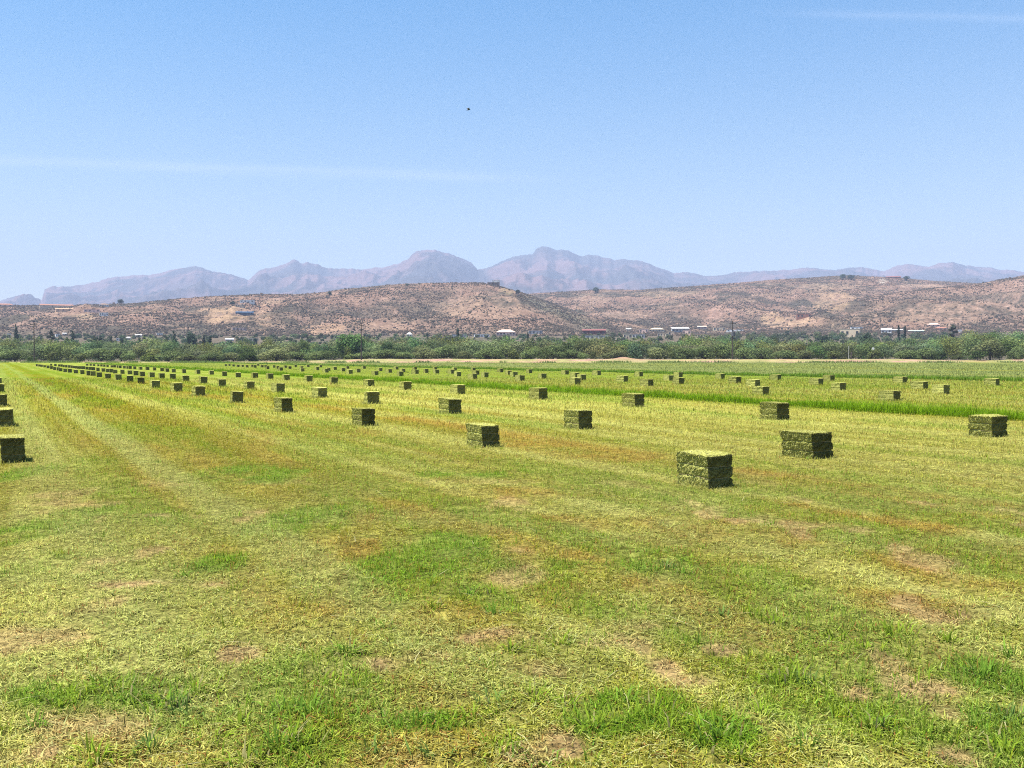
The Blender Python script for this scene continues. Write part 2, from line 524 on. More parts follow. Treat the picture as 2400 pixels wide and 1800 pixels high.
# lying clippings and stubble
n = 980000
X, Y = wedge(n, 2.6, 75)
c, g, o, b, p = field(X, Y)
gap = sst(.30, .56, fbm(X / .16, Y / .19, 291, 3)) * (1 - sst(14, 30, Y)) + sst(14, 30, Y)
keep = rng.random(n) < (1 - b * .5) * (.22 + .78 * gap)
X, Y, c, g, o, b = X[keep], Y[keep], c[keep], g[keep], o[keep], b[keep]
n = len(X)
lie = rng.random(n) < (.62 - .25 * g)
sc = np.clip(Y / 11., 1, 5)
L = np.where(lie, rng.uniform(.018, .075, n), rng.uniform(.025, .07, n)) * sc ** .75
Wd = rng.uniform(.0028, .0072, n) * sc ** .95
til = np.where(lie, rng.uniform(0.0, .3, n), rng.uniform(.6, 1.5, n))
k = rng.uniform(.42, 1.95, n)
straw = np.where(rng.random(n)[:, None] < .4, np.array([.38, .44, .17]), np.array([.50, .48, .17]))
cc = c * k[:, None]
cc = cc + (straw - cc) * (lie * rng.uniform(0, .95, n) ** 1.7 * (1 - .75 * g) * (1 - .6 * o))[:, None]
gr = np.array([.105, .185, .020]) * rng.uniform(.7, 1.5, n)[:, None]
cc = cc + (gr - cc) * ((~lie) * rng.uniform(0, .8, n) * (.25 + .75 * g))[:, None]
br = rng.random(n) < .05 + .18 * o
cc[br] = np.array([.25, .13, .04]) * rng.uniform(.6, 1.3, br.sum())[:, None]
Pz = ground_z(X, Y) + np.where(lie, rng.uniform(0, .022, n), -.004)
parts.append(blades(np.stack([X, Y, Pz], -1), rng.uniform(0, 6.283, n), til, L, Wd, rng.uniform(-.1, .6, n) * np.where(lie, .35, 1), cc))
# low green regrowth, thicker where the field is green
n = 300000
X, Y = wedge(n, 2.6, 45)
c, g, o, b, p = field(X, Y)
cl = sst(.45, .62, fbm(X / .28, Y / .28, 303, 3))
keep = rng.random(n) < (.14 + .06 * (1 - sst(5, 10, Y)) + .75 * g) * (.25 + .75 * cl) * (1 - b)
X, Y, g = X[keep], Y[keep], g[keep]
n = len(X); sc = np.clip(Y / 11., 1, 4)
cc = np.array([.130, .215, .022]) * rng.uniform(.6, 1.6, n)[:, None] * np.stack([rng.uniform(.8, 1.5, n), np.ones(n), rng.uniform(.6, 1.5, n)], -1)
parts.append(blades(np.stack([X, Y, ground_z(X, Y) - .005], -1), rng.uniform(0, 6.283, n), rng.uniform(.5, 1.5, n), rng.uniform(.03, .095, n) * sc ** .5 * (.7 + .4 * g),
                    rng.uniform(.003, .007, n) * sc ** .9, rng.uniform(0, .8, n), cc))
V, f, c = join(parts)
tag(obj('cut_grass', mesh_np('cut_grass', V, f, grass_mat, {'col': c})), kind='stuff')

# taller tufts that stand out of the stubble
TUFTS = [(253, 1618, .8), (300, 1636, 1), (434, 1662, 1.2), (466, 1618, .9), (163, 1625, .7), (137, 1650, .8), (669, 1662, .8), (723, 1680, .8), (687, 1752, 1.1), (651, 1755, .9), (354, 1755, .8), (231, 1781, 1),
         (578, 1788, 1), (814, 1535, .9), (836, 1600, .9), (908, 1473, .5), (1198, 1517, .7), (1313, 1510, .7), (1154, 1390, .8), (1161, 1437, .7), (1020, 1430, .5), (908, 1687, .7), (984, 1687, .6),
         (1111, 1683, .8), (1154, 1654, .7), (1252, 1643, .7), (1320, 1647, .6), (1469, 1643, .8), (1534, 1661, 1), (1570, 1712, .8), (1393, 1698, .8), (1176, 1755, .7), (887, 1763, .7), (1263, 1785, .7),
         (1853, 1589, 1.1), (1820, 1595, .8), (1890, 1592, .9), (2027, 1517, .6), (2099, 1488, .9), (1806, 1463, .7), (2305, 1585, 1.3), (2370, 1535, .8), (1690, 1727, 1.2), (1648, 1715, .9), (2063, 1701, .7), (2040, 1700, .6), (2370, 1690, 1),
         (2360, 1766, .9), (1890, 1748, .6), (1788, 1683, .7), (1735, 1777, .7), (395, 1640, 1), (365, 1650, .8), (1100, 1395, .6), (1560, 1340, .7), (1600, 1352, .6), (430, 1350, .5), (760, 1600, .5), (1690, 1440, .5), (1950, 1500, .5), (2220, 1500, .6), (560, 1700, .7), (80, 1700, .6), (500, 1730, .7), (1010, 1770, .6)]
parts = []
for (x, y, s) in TUFTS:
    X0, Y0 = ground(x, y)
    n = int(55 * s)
    r = np.abs(rng.normal(0, .055 * s, n)); a = rng.uniform(0, 6.283, n)
    X, Y = X0 + r * np.cos(a) * 1.4, Y0 + r * np.sin(a)
    dark = rng.uniform(.6, 1.35, n)
    base = np.array([.135, .235, .030]) if rng.random() < .4 else np.array([.190, .275, .026])
    if rng.random() < .15: base = np.array([.13, .205, .045])
    cc = base * dark[:, None]
    dry = rng.random(n) < .12
    cc[dry] = np.array([.26, .24, .10])
    parts.append(blades(np.stack([X, Y, ground_z(X, Y) - .01], -1), a + rng.normal(0, .7, n), rng.uniform(.55, 1.5, n), rng.uniform(.05, .16, n) * (.6 + .40 * s), rng.uniform(.005, .013, n), rng.uniform(.1, 1.5, n), cc))
# many small random tufts further on
n0 = 1500
Xa, Ya = wedge(n0, 3, 26)
ca, ga, oa, ba, pa = field(Xa, Ya)
kp = rng.random(n0) < .10 + .45 * ga
for X0, Y0 in zip(Xa[kp], Ya[kp]):
    n = 16; s = rng.uniform(.4, 1.0)
    r = np.abs(rng.normal(0, .06 * s, n)); a = rng.uniform(0, 6.283, n)
    X, Y = X0 + r * np.cos(a) * 1.3, Y0 + r * np.sin(a)
    cc = np.array([.135, .225, .022]) * rng.uniform(.6, 1.5, n)[:, None] * np.array([rng.uniform(.9, 1.5), 1, rng.uniform(.6, 1.3)])
    k = max(1, Y0 / 12)
    parts.append(blades(np.stack([X, Y, ground_z(X, Y) - .01], -1), a + rng.normal(0, .7, n), rng.uniform(.7, 1.5, n), rng.uniform(.04, .12, n) * (.6 + .5 * s), rng.uniform(.004, .008, n) * k, rng.uniform(0, .9, n), cc))
# loose pale straws
n = 240
X, Y = wedge(n, 2.8, 14)
parts.append(blades(np.stack([X, Y, ground_z(X, Y) + .02], -1), rng.uniform(0, 6.283, n), rng.uniform(-.02, .25, n), rng.uniform(.10, .32, n), rng.uniform(.003, .006, n), rng.uniform(0, .5, n), np.array([.46, .43, .22]) * rng.uniform(.7, 1.1, n)[:, None]))
V, f, c = join(parts)
tag(obj('grass_tufts', mesh_np('grass_tufts', V, f, grass_mat, {'col': c})), kind='stuff')


# tall uncut grass on the border checks, parallel to the rows
def strip(name, v0, v1, u0, u1, n, h0, h1, cA, cB, wmul=1.0, seed=0, den=None):
    uu = np.exp(rng.uniform(math.log(u0), math.log(u1), n))
    vv = rng.uniform(v0, v1, n) + (vn(uu / 2.5, 0 * uu, seed) - .5) * .7
    X, Y = uu * RX + vv * VX, uu * RY + vv * VY
    ok = (np.abs(X) < Y * .72 + 2) & (Y > 4) & (Y < 306)
    if den is not None: ok &= rng.random(n) < den(X, Y, uu, vv)
    X, Y, uu, vv = X[ok], Y[ok], uu[ok], vv[ok]; n = len(X)
    cl = fbm(uu / 1.1, vv / .7, seed + 5, 3)
    hm = .25 + 1.4 * cl
    tall = rng.random(n) < .035
    L = rng.uniform(h0, h1, n) * hm * np.where(tall, 1.6, 1)
    sc = np.clip(Y / 30., .8, 8)
    t = np.clip(rng.random(n) * .6 + (cl - .3) * .8, 0, 1)
    cc = (cA + (cB - cA) * t[:, None]) * rng.uniform(.5, 1.45, n)[:, None]
    V, f, c = blades(np.stack([X, Y, ground_z(X, Y) - .02], -1), rng.uniform(0, 6.283, n), rng.uniform(.9, 1.55, n), L, rng.uniform(.010, .022, n) * sc ** .9 * wmul, rng.uniform(.0, .7, n), cc)
    return tag(obj(name, mesh_np(name, V, f, grass_mat, {'col': c})), kind='stuff')


strip('tall_border_grass', 24.1, 25.2, 6, 310, 70000, .16, .40, np.array([.10, .205, .008]), np.array([.23, .35, .020]), seed=401)
strip('tall_border_grass', 62.0, 63.8, 25, 320, 45000, .20, .42, np.array([.10, .19, .018]), np.array([.17, .27, .035]), seed=431)
strip('uncut_crop', 64.5, 240.0, 25, 330, 170000, .10, .26, np.array([.175, .225, .060]), np.array([.34, .365, .115]), wmul=1.3, seed=451,
      den=lambda X, Y, u, v: .25 + .75 * sst(.38, .6, fbm(v / 3.0, u / 22., 457, 3)))
strip('regrown_grass', 27.0, 62.0, 20, 315, 32000, .04, .11, np.array([.150, .185, .038]), np.array([.265, .275, .080]), wmul=1.6, seed=471)
# weeds along the far edge of the field
n = 30000
X = rng.uniform(-230, 230, n); Y = 309 + rng.normal(0, 2.2, n) + 2 * (vn(X / 9, 0 * X, 3) - .5)
keep = (rng.random(n) < sst(.40, .6, fbm(X / 6., 0 * X, 481, 3)) * (.55 + .45 * (X < -60))) & (np.abs(X) < Y * .7)
X, Y = X[keep], Y[keep]; n = len(X)
V, f, c = blades(np.stack([X, Y, ground_z(X, Y) - .02], -1), rng.uniform(0, 6.283, n), rng.uniform(.6, 1.5, n), rng.uniform(.3, 1.1, n), rng.uniform(.12, .3, n), rng.uniform(0, .8, n), np.array([.12, .165, .045]) * rng.uniform(.6, 1.4, n)[:, None])
tag(obj('edge_weeds', mesh_np('edge_weeds', V, f, grass_mat, {'col': c})), kind='stuff')

# ------------------------------------------------------------------ hay bales
hay_mat = leafy('pressed_hay', trans=.12, objvar=.22)
twine_mat = plain('baling_twine', (.32, .26, .12), rough=.7)
BL, BW, BH = .62, .42, .46


def bale_mesh(name, seed, res, nstraw):
    """block of pressed hay, long axis X, base at z = 0, two twine grooves, flakes and loose stems"""
    r = np.random.default_rng(seed)
    V, Q, n0 = [], [], 0
    nx_, ny_, nz_ = int(BL * res), int(BW * res), int(BH * res)
    def face(fn, a, b):
        nonlocal n0
        A, B = np.meshgrid(np.linspace(0, 1, a + 1), np.linspace(0, 1, b + 1), indexing='ij')
        P = fn(A.ravel(), B.ravel()); V.append(P)
        i = np.arange((a + 1) * (b + 1)).reshape(a + 1, b + 1) + n0
        Q.append(np.stack([i[:-1, :-1], i[1:, :-1], i[1:, 1:], i[:-1, 1:]], -1).reshape(-1, 4)); n0 += (a + 1) * (b + 1)
    st = lambda x, y, z: np.stack(np.broadcast_arrays(x, y, z), -1).astype(float)
    hx, hy = BL / 2, BW / 2
    face(lambda a, b: st((a - .5) * BL, -hy, b * BH), nx_, nz_)
    face(lambda a, b: st((.5 - a) * BL, hy, b * BH), nx_, nz_)
    face(lambda a, b: st(hx, (a - .5) * BW, b * BH), ny_, nz_)
    face(lambda a, b: st(-hx, (.5 - a) * BW, b * BH), ny_, nz_)
    face(lambda a, b: st((a - .5) * BL, (b - .5) * BW, BH), nx_, ny_)
    face(lambda a, b: st((a - .5) * BL, (.5 - b) * BW, 0.0), nx_, ny_)
    V = np.concatenate(V); Q = np.concatenate(Q)
    org = V.copy()
    def disp(P):
        x, y, z = P[:, 0], P[:, 1], P[:, 2]
        n1 = lambda s, k: vn(x * k + z * 3.1 * k * .3, y * k + z * k * .8, seed + s) - .5
        dx = n1(1, 5) * .022 + n1(2, 24) * .010 + n1(3, 70) * .016
        dy = n1(4, 5) * .022 + n1(5, 24) * .010 + n1(6, 70) * .016
        dz = n1(7, 6) * .014 + n1(8, 28) * .016
        gro = sum(np.exp(-((z - zz * BH - .008 * np.sin(x * 9 + seed)) / .010) ** 2) for zz in (.34, .67))
        bulge = .007 * np.sin(np.clip(z / BH, 0, 1) * math.pi * 3) ** 2
        k = 1 - gro * .080 + bulge + .02 * sst(.78, .98, z / BH) - .012 * (1 - sst(0, .35, z / BH))
        fl = np.abs(((x + seed * .013) / .105) % 1 - .5) * 2
        k2 = 1 - .03 * np.exp(-((1 - fl) / .12) ** 2)
        rd = np.minimum(hx - np.abs(x), hy - np.abs(y))
        out = np.stack([x * k + dx, y * k * k2 + dy, np.maximum(z + dz * (z > .02), 0)], -1)
        out[:, 1] += (-.004 + .006 * (seed % 4)) * (z / BH - .4) * 2
        out[:, 0] += (((seed * 7) % 5) - 2) * .006 * (z / BH) * 2
        edge = (np.abs(x) > hx - .05) & (z > BH - .05)
        out[:, 2] -= np.where(edge, .012, 0)
        return out
    V = disp(V)
    # leafy green skin; both ends browner, and darkened further to deepen their shade
    shaded_end = np.clip(1 - (hx - np.abs(org[:, 0])) / .012, 0, 1)
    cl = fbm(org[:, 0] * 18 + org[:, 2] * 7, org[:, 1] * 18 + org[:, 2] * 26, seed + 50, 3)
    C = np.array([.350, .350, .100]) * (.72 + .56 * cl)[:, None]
    C = C + (np.array([.112, .106, .045]) * (.3 + 1.4 * cl)[:, None] - C) * (shaded_end * .85)[:, None]
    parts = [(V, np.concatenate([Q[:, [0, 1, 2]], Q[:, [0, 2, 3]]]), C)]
    if nstraw:
        k = r.integers(0, len(V), nstraw)
        gz_ = np.minimum(np.abs(org[k, 2] - .34 * BH), np.abs(org[k, 2] - .67 * BH))
        k = k[(org[k, 2] > .015) & ((gz_ > .022) | (org[k, 2] > BH - .01))]
        P = V[k]; nn = len(k)
        az = r.uniform(0, 6.283, nn); tl = np.where(org[k, 2] < BH - .01, r.uniform(-1.3, 1.4, nn), r.uniform(-.3, .6, nn))
        L = r.uniform(.015, .05, nn) * np.where(org[k, 2] > BH - .01, 1.5, 1)
        stick = r.random(nn) < .05; L[stick] *= 1.6
        cs = np.array([.33, .325, .080]) * r.uniform(.45, 1.5, nn)[:, None]
        pale = r.random(nn) < .25; cs[pale] = np.array([.42, .40, .19]) * r.uniform(.7, 1.2, pale.sum())[:, None]
        e = shaded_end[k] > .5
        cs[e] *= .28  # stems on the ends darkened too, as painted shade
        d = np.stack([np.cos(az) * np.cos(tl), np.sin(az) * np.cos(tl)], -1)
        P = P - np.concatenate([d, np.sin(tl)[:, None]], -1) * (L * .5)[:, None]
        P[:, 2] = np.maximum(P[:, 2], .004)
        parts.append(blades(P, az, tl, L, r.uniform(.0025, .007, nn), r.uniform(-.4, .4, nn), cs))
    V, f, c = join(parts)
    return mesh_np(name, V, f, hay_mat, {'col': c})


def twine_mesh(name, zz, seed):
    mb = MB(); hx, hy = BL / 2 * .955, BW / 2 * .955
    pts = [(-hx, -hy), (-hx * .3, -hy - .004), (hx * .3, -hy - .003), (hx, -hy), (hx + .004, 0), (hx, hy), (hx * .3, hy + .004), (-hx * .3, hy + .003), (-hx, hy), (-hx - .004, 0), (-hx, -hy)]
    mb.tube([(x, y, zz * BH + .01 * math.sin(x * 9 + seed)) for x, y in pts], .0035, 5)
    return mb.mesh(name, twine_mat)


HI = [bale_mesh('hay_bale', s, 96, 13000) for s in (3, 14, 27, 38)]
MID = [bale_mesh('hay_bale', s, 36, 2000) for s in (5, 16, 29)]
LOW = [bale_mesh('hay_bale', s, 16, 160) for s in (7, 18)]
TW = [(twine_mesh('twine', .34, s), twine_mesh('twine', .67, s)) for s in (3, 14, 27, 38)]

ROW_L = [(31, 1081), (15, 999), (4, 953), (0, 920), (-3, 903)]
ROW_A = [(1652, 1144), (1132, 1046), (852, 997), (664, 965), (555, 944), (465, 928), (414, 917.7), (363, 908), (331, 900), (305, 895), (277, 891), (253, 887.5), (233, 884), (218, 880.6), (208, 880), (193, 876.6),
         (178, 875), (164, 873), (153, 872), (142, 870), (136, 868.5), (128, 867), (121, 865), (112.5, 863), (104, 861), (98, 860), (92, 859), (87, 858.5)]
ROW_B = [(1892, 1073), (1355, 1006), (1054, 971), (871, 947), (749, 932), (652, 921), (584, 912), (520, 905), (476, 899), (435, 894), (405, 889), (379, 887), (355, 884), (333, 882), (318, 880), (304, 877), (287, 876),
         (270, 875), (261, 873), (253, 872.3), (242, 871), (229, 870), (219, 868), (211, 867), (204, 866.2), (196, 865.6), (189, 864.8), (184, 864), (179, 863.4), (174, 862.8), (169, 862.4), (162, 861.8), (155, 861), (150, 860.3), (145, 859.6), (139, 859), (130, 858), (120, 857)]
ROW_C = [(2315, 1022), (1815, 983), (1484, 955), (1262, 938), (1073, 923.5), (950, 914.6), (865, 907), (782, 900.5), (723, 895), (670, 892), (632, 889), (597, 886), (558, 884), (526, 881), (495, 878), (463, 876), (431, 874),
         (407, 872.5), (391, 871.6), (380, 870.3), (362, 868.7), (345, 867.6), (329, 866.5), (316, 865.3), (305, 864.6), (299, 864), (291, 863.4), (281, 862.9), (276, 862.2), (269, 861.6), (262, 861), (252, 860.2), (244, 859.6), (238, 859), (230, 858.5), (220, 858), (212, 857.4), (204, 857)]
FAR = [(2085, 940), (1783, 925), (1516, 905.5), (1348, 901), (1218, 893.5), (1107, 889), (938, 881.5), (879, 879), (819, 876.6), (763, 873.4), (708, 871),
       (2205, 924), (1965, 915), (1765, 906), (1590, 900.5), (1458, 896), (1363, 891.5), (1271, 888), (1204, 882.4), (1192, 878), (1136, 884), (1072, 882), (1022, 875.5), (973, 876.5), (911, 874), (839, 872.7), (803, 870.8), (769, 870),
       (742, 867.5), (706, 864.3), (679, 864.4), (651, 864), (622, 861.8), (692, 860), (529, 858), (537, 858), (546.7, 859), (557, 860), (567, 860), (579, 861), (590.5, 859.6), (598, 862), (604, 857.3), (613.6, 861), (627, 865), (642, 862), (657.5, 868.8), (668, 862.2),
       (2155, 911.5), (1913, 902), (1722, 898), (1589, 884), (1566, 892.4), (1346, 885.5), (1172, 873), (1115, 878), (1109, 868.5), (1057, 876), (1065, 867.6), (1019, 867), (998, 874), (972, 867), (943, 872.7), (928, 866.6), (1240, 874.5), (1324, 877.5),
       (1398, 879.5), (1497, 882.5), (1687, 888), (1817, 890.6), (1942, 892.5), (2110, 899), (2325, 904.7), (750, 861.2), (721, 861), (784, 867.4), (814, 864), (852, 864.4), (890, 870.3)]
# measured widths (left face, end face) and height in photo pixels for the ones that show largest
MEAS = {('A', 0): (74, 57, 82), ('A', 1): (37, 40, 57), ('A', 2): (23, 31, 43), ('A', 3): (19, 25, 35), ('B', 0): (75, 47, 66), ('B', 1): (34, 32, 46), ('B', 2): (25, 29, 38), ('C', 0): (55, 36, 52), ('C', 1): (41, 28, 42), ('C', 2): (30, 22, 33), ('C', 3): (24, 20, 29),
        ('D', 0): (35, 16, 25), ('D', 1): (25, 15, 21), ('E', 0): (28, 14, 23), ('E', 1): (22, 14, 19)}
ORD = ['first', 'second', 'third', 'fourth', 'fifth', 'sixth', 'seventh', 'eighth', 'ninth', 'tenth', 'eleventh', 'twelfth', 'thirteenth', 'fourteenth', 'fifteenth', 'sixteenth', 'seventeenth', 'eighteenth', 'nineteenth', 'twentieth']
ORD += ['twenty-' + x for x in ORD[:9]] + ['thirtieth'] + ['thirty-' + x for x in ORD[:9]] + ['fortieth'] + ['forty-' + x for x in ORD[:9]]
FIRST = {('A', 0): 'largest green hay bale, standing nearest the camera with a shaggy top and black shaded end',
         ('A', 1): 'upright looking hay bale alone in mid field, second in the nearest long row',
         ('B', 0): 'leaning green hay bale with ragged edge and deep twine lines, behind the largest bale',
         ('C', 0): 'hay bale close to the right edge, in front of the tall grass strip',
         ('L', 0): 'dark shaded hay bale at the left edge, lowest in its column of bales'}
rows = {'L': ROW_L, 'A': ROW_A, 'B': ROW_B, 'C': ROW_C, 'D': [], 'E': [], 'G': [], 'H': []}
for (x, y) in FAR:
    s = (y - HOR) / (x + 14)
    v = CAM_H / s * math.cos(ROW)
    rows['D' if v < 34.5 else 'E' if v < 43 else 'G' if v < 51 else 'H'].append((x, y))
for k in 'DEGH': rows[k].sort(key=lambda p: -p[0])
WHERE = {'L': 'up the column at the left edge', 'A': 'from the front in the nearest long row', 'B': 'from the front in the second long row',
         'C': 'from the front in the third row, before the tall grass', 'D': 'from the right, line just behind the tall grass strip',
         'E': 'from the right, second line behind the tall grass', 'G': 'from the right, third line behind the tall grass', 'H': 'from the right, last line by the farther grass strip'}
GROUPS = {'L': 'hay bales in the column at the left edge', 'A': 'hay bales in the nearest long row', 'B': 'hay bales in the second long row', 'C': 'hay bales in the third long row'}
nb = 0; litter = []
for rk, lst in rows.items():
    for i, (x, y) in enumerate(lst):
        X, Y = ground(x, y)
        dpx = F * BH / Y
        lod = HI if dpx > 30 else MID if dpx > 15 else LOW
        me = lod[(nb * 7 + i) % len(lod)] if lod is not HI else lod[(i + 'LABCDEGH'.index(rk)) % 4]
        jit = random.uniform(-.15, .15)
        rz = math.pi / 2 - ROW + jit
        los = math.atan2(X, Y)
        l, wd, h = 1.0 + random.uniform(-.06, .08), 1.0 + random.uniform(-.06, .06), 1.0 + random.uniform(-.05, .05)
        if rk in 'DEGH': l *= 1.25
        if rk == 'L': wd *= .80; rz = math.pi / 2 - ROW + jit * .3
        m = MEAS.get((rk, i))
        if m:
            rz = math.pi / 2 - ROW; jit = 0
            # width of each face seen from here -> its real length
            ca = math.cos(los)
            s_side, s_end = abs(math.sin(los - ROW)), abs(math.cos(los - ROW))
            l = min(max(m[0] * Y / F * ca / s_side / BL, .75), 1.9)
            wd = min(max(m[1] * Y / F * ca / s_end / BW, .8), 1.45)
            h = min(max(m[2] * Y / F / BH, .85), 1.15)
        # the given pixel is the middle of the visible foot: push the centre back by half the block's depth
        back = .5 * (BL * l * abs(math.cos(los - ROW)) + BW * wd * abs(math.sin(los - ROW))) * .8
        X += math.sin(los) * back; Y += math.cos(los) * back
        gz = float(ground_z(np.array([X]), np.array([Y]))[0])
        o = obj('hay_bale', me, loc=(X, Y, gz - .025))
        o.scale = (l, wd, h); o.rotation_euler = (random.uniform(-.02, .03), random.uniform(-.025, .035), rz)
        if (rk, i) == ('B', 0): o.rotation_euler = (.0, .02, rz)
        lab = FIRST.get((rk, i)) or f'green hay bale, {ORD[i]} {WHERE[rk]}'
        tag(o, lab, 'hay bale', GROUPS.get(rk, 'hay bales between the two grass strips'))
        if lod is HI:
            for t in TW[HI.index(me)]:
                obj('twine', t, parent=o)
        if Y < 42:
            # loose hay shed around the foot of the bale
            k_ = 420
            hx_, hy_ = BL * l / 2, BW * wd / 2
            sd_ = rng.integers(0, 4, k_); t_ = rng.uniform(-1.05, 1.05, k_); off_ = rng.exponential(.07, k_) - .01
            lx = np.where(sd_ < 2, t_ * hx_, np.where(sd_ == 2, hx_ + off_, -hx_ - off_))
            ly = np.where(sd_ >= 2, t_ * hy_, np.where(sd_ == 0, hy_ + off_, -hy_ - off_))
            wx = X + lx * math.cos(rz) - ly * math.sin(rz); wy = Y + lx * math.sin(rz) + ly * math.cos(rz)
            big = max(1, Y / 14)
            litter.append(blades(np.stack([wx, wy, ground_z(wx, wy)], -1), rng.uniform(0, 6.283, k_), rng.uniform(.0, 1.3, k_), rng.uniform(.03, .11, k_) * big ** .5, rng.uniform(.004, .009, k_) * big ** .8, rng.uniform(0, .8, k_),
                                 (np.array([.20, .23, .055]) + (np.array([.34, .33, .12]) - np.array([.20, .23, .055])) * rng.random(k_)[:, None]) * rng.uniform(.6, 1.3, k_)[:, None]))
        nb += 1
V, f, c = join(litter)
tag(obj('loose_hay', mesh_np('loose_hay', V, f, grass_mat, {'col': c})), kind='stuff')

# ------------------------------------------------------------------ trees
def crown_pts(lobes, n, r, leaf, cols, shell=.55, droop=0.0):
    """leaf sprays spread through ellipsoid lobes (x, y, z, rx, ry, rz)"""
    vol = np.array([l[3] * l[4] * l[5] for l in lobes]) ** .75; vol /= vol.sum()
    li = r.choice(len(lobes), n, p=vol)
    Lb = np.array(lobes)[li]
    d = r.normal(size=(n, 3)); d /= np.linalg.norm(d, axis=1)[:, None]
    rr = shell + (1.06 - shell) * r.random(n) ** .5
    rr *= .82 + .36 * vn(d[:, 0] * 3 + li * 3.1, d[:, 1] * 3 + d[:, 2] * 2.3, 5)
    P = Lb[:, :3] + d * Lb[:, 3:] * rr[:, None]
    P[:, 2] -= droop * rr ** 2 * (np.hypot(d[:, 0], d[:, 1])) * Lb[:, 5]
    nrm = d + np.array([0, 0, .35]) + r.normal(size=(n, 3)) * .45; nrm /= np.linalg.norm(nrm, axis=1)[:, None]
    t = np.cross(nrm, r.normal(size=(n, 3))); t /= np.linalg.norm(t, axis=1)[:, None]
    b = np.cross(nrm, t)
    s = (leaf * r.uniform(.6, 1.4, n))[:, None]
    V = np.stack([P - t * s, P - b * s * .55, P + t * s, P + b * s * .55], 1).reshape(-1, 3)
    Q = (np.arange(n)[:, None] * 4 + np.arange(4)[None])
    lobec = r.uniform(.8, 1.25, len(lobes))[li]
    c = np.array(cols[0]) + (np.array(cols[1]) - np.array(cols[0])) * r.random(n)[:, None]
    c = c * (lobec * r.uniform(.75, 1.25, n))[:, None]
    return V, Q, np.repeat(c, 4, axis=0)


def dome_lobes(r, w_, h, k, low=.12):
    """rounded thorn-tree crown, w_ wide and h tall, of k overlapping lobes"""
    out = []
    for i in range(k):
        a = r.uniform(0, 6.283); q = r.uniform(0, .36) * w_ * (1 if i else 0)
        rad_ = r.uniform(.20, .30) * w_
        zc = h * (1 - .30) - (q / (.5 * w_)) ** 2 * h * .22 + r.uniform(-.05, .05) * h
        out.append((q * math.cos(a), q * math.sin(a), zc * r.uniform(.66, 1.0), rad_, rad_, min(r.uniform(.22, .32) * h, rad_ * 1.2)))
    for i in range(k // 2 + 2):
        a = r.uniform(0, 6.283); q = r.uniform(.22, .40) * w_
        out.append((q * math.cos(a), q * math.sin(a), h * r.uniform(low + .08, low + .30), .18 * w_, .18 * w_, h * .2))
    return out


def trunk_mesh(name, r, h, w_, th, mat, forks=4):
    mb = MB(); rt = th
    mb.tube([(0, 0, -.3), (rt * .4, 0, h * .14), (rt * .2, rt * .3, h * .30)], [rt * 1.3, rt, rt * .85], 7)
    for i in range(forks):
        a = 6.283 * i / forks + r.uniform(-.4, .4); q = w_ * r.uniform(.18, .30)
        mb.tube([(0, 0, h * .12), (math.cos(a) * q * .4, math.sin(a) * q * .4, h * .34), (math.cos(a) * q, math.sin(a) * q, h * .68)], [rt * .7, rt * .5, rt * .16], 5)
    return mb.mesh(name, mat)


bark_mat = plain('dark_bark', (.075, .058, .042), rough=.95, var=.4, scale=6)
leaf_mat = leafy('tree_leaf', trans=.30, objvar=.30)
MES = [(.080, .118, .040), (.165, .205, .074)]
KINDS = {}


def make_kind(key, seed, w_, h, k, n, leaf, cols, low=.12, th=.22, lobes=None, droop=0.0, forks=4):
    r = np.random.default_rng(seed)
    V, Q, c = crown_pts(lobes or dome_lobes(r, w_, h, k, low), n, r, leaf, cols, droop=droop)
    V[:, 2] = np.maximum(V[:, 2], .05)
    KINDS[key] = (mesh_np('crown', V, Q, leaf_mat, {'col': c}), trunk_mesh('trunk', r, h, w_, th, bark_mat, forks), w_, h)


for i in range(5):
    make_kind(('mesquite', i), 100 + i, 8.0, 6.0, 7, 3400, .24, [MES[0], MES[1]] if i != 2 else [(0.096, 0.116, 0.044), (0.168, 0.18, 0.076)])
for i in range(2):
    make_kind(('bush', i), 130 + i, 4.0, 3.0, 6, 1100, .22, [(0.068, 0.088, 0.0288), (0.132, 0.148, 0.052)], low=.0, th=.08)
make_kind(('darkbush', 0), 140, 5.0, 3.6, 7, 1400, .24, [(.040, .068, .020), (.075, .105, .032)], low=.0, th=.10)
make_kind(('big', 0), 150, 11.0, 11.0, 14, 4200, .36, [(.055, .11, .034), (.105, .17, .055)], low=.2, th=.35)
make_kind(('willow', 0), 151, 5.0, 5.0, 6, 1500, .26, [(.11, .15, .035), (.16, .19, .05)], low=.1, droop=.5)
_r = np.random.default_rng(160)
make_kind(('pine', 0), 160, 6.0, 15.0, 1, 1700, .42, [(.030, .052, .034), (.055, .085, .052)], lobes=[(_r.uniform(-.4, .4), _r.uniform(-.4, .4), 2.5 + 1.0 * q, 2.7 * (1 - q / 13.5) + .25, 2.7 * (1 - q / 13.5) + .25, .75) for q in range(13)], th=.25, forks=0)
make_kind(('cypress', 0), 161, 3.0, 12.0, 1, 1200, .34, [(.028, .050, .034), (.05, .078, .05)], lobes=[(0, 0, 1.6 + q, .35 + 1.15 * math.sin((q + 1) / 11.5 * 3.0) ** .8, .35 + 1.15 * math.sin((q + 1) / 11.5 * 3.0) ** .8, .8) for q in range(10)], th=.2, forks=0)
make_kind(('openpine', 0), 162, 8.0, 14.0, 1, 1000, .45, [(.045, .055, .040), (.075, .085, .06)], lobes=[(math.cos(q * 2.4) * (2.6 - q * .22), math.sin(q * 2.4) * (2.6 - q * .22), 5 + q * .95, 1.3, 1.3, .5) for q in range(9)] + [(0, 0, 13.2, .7, .7, .8)], th=.25, forks=3)
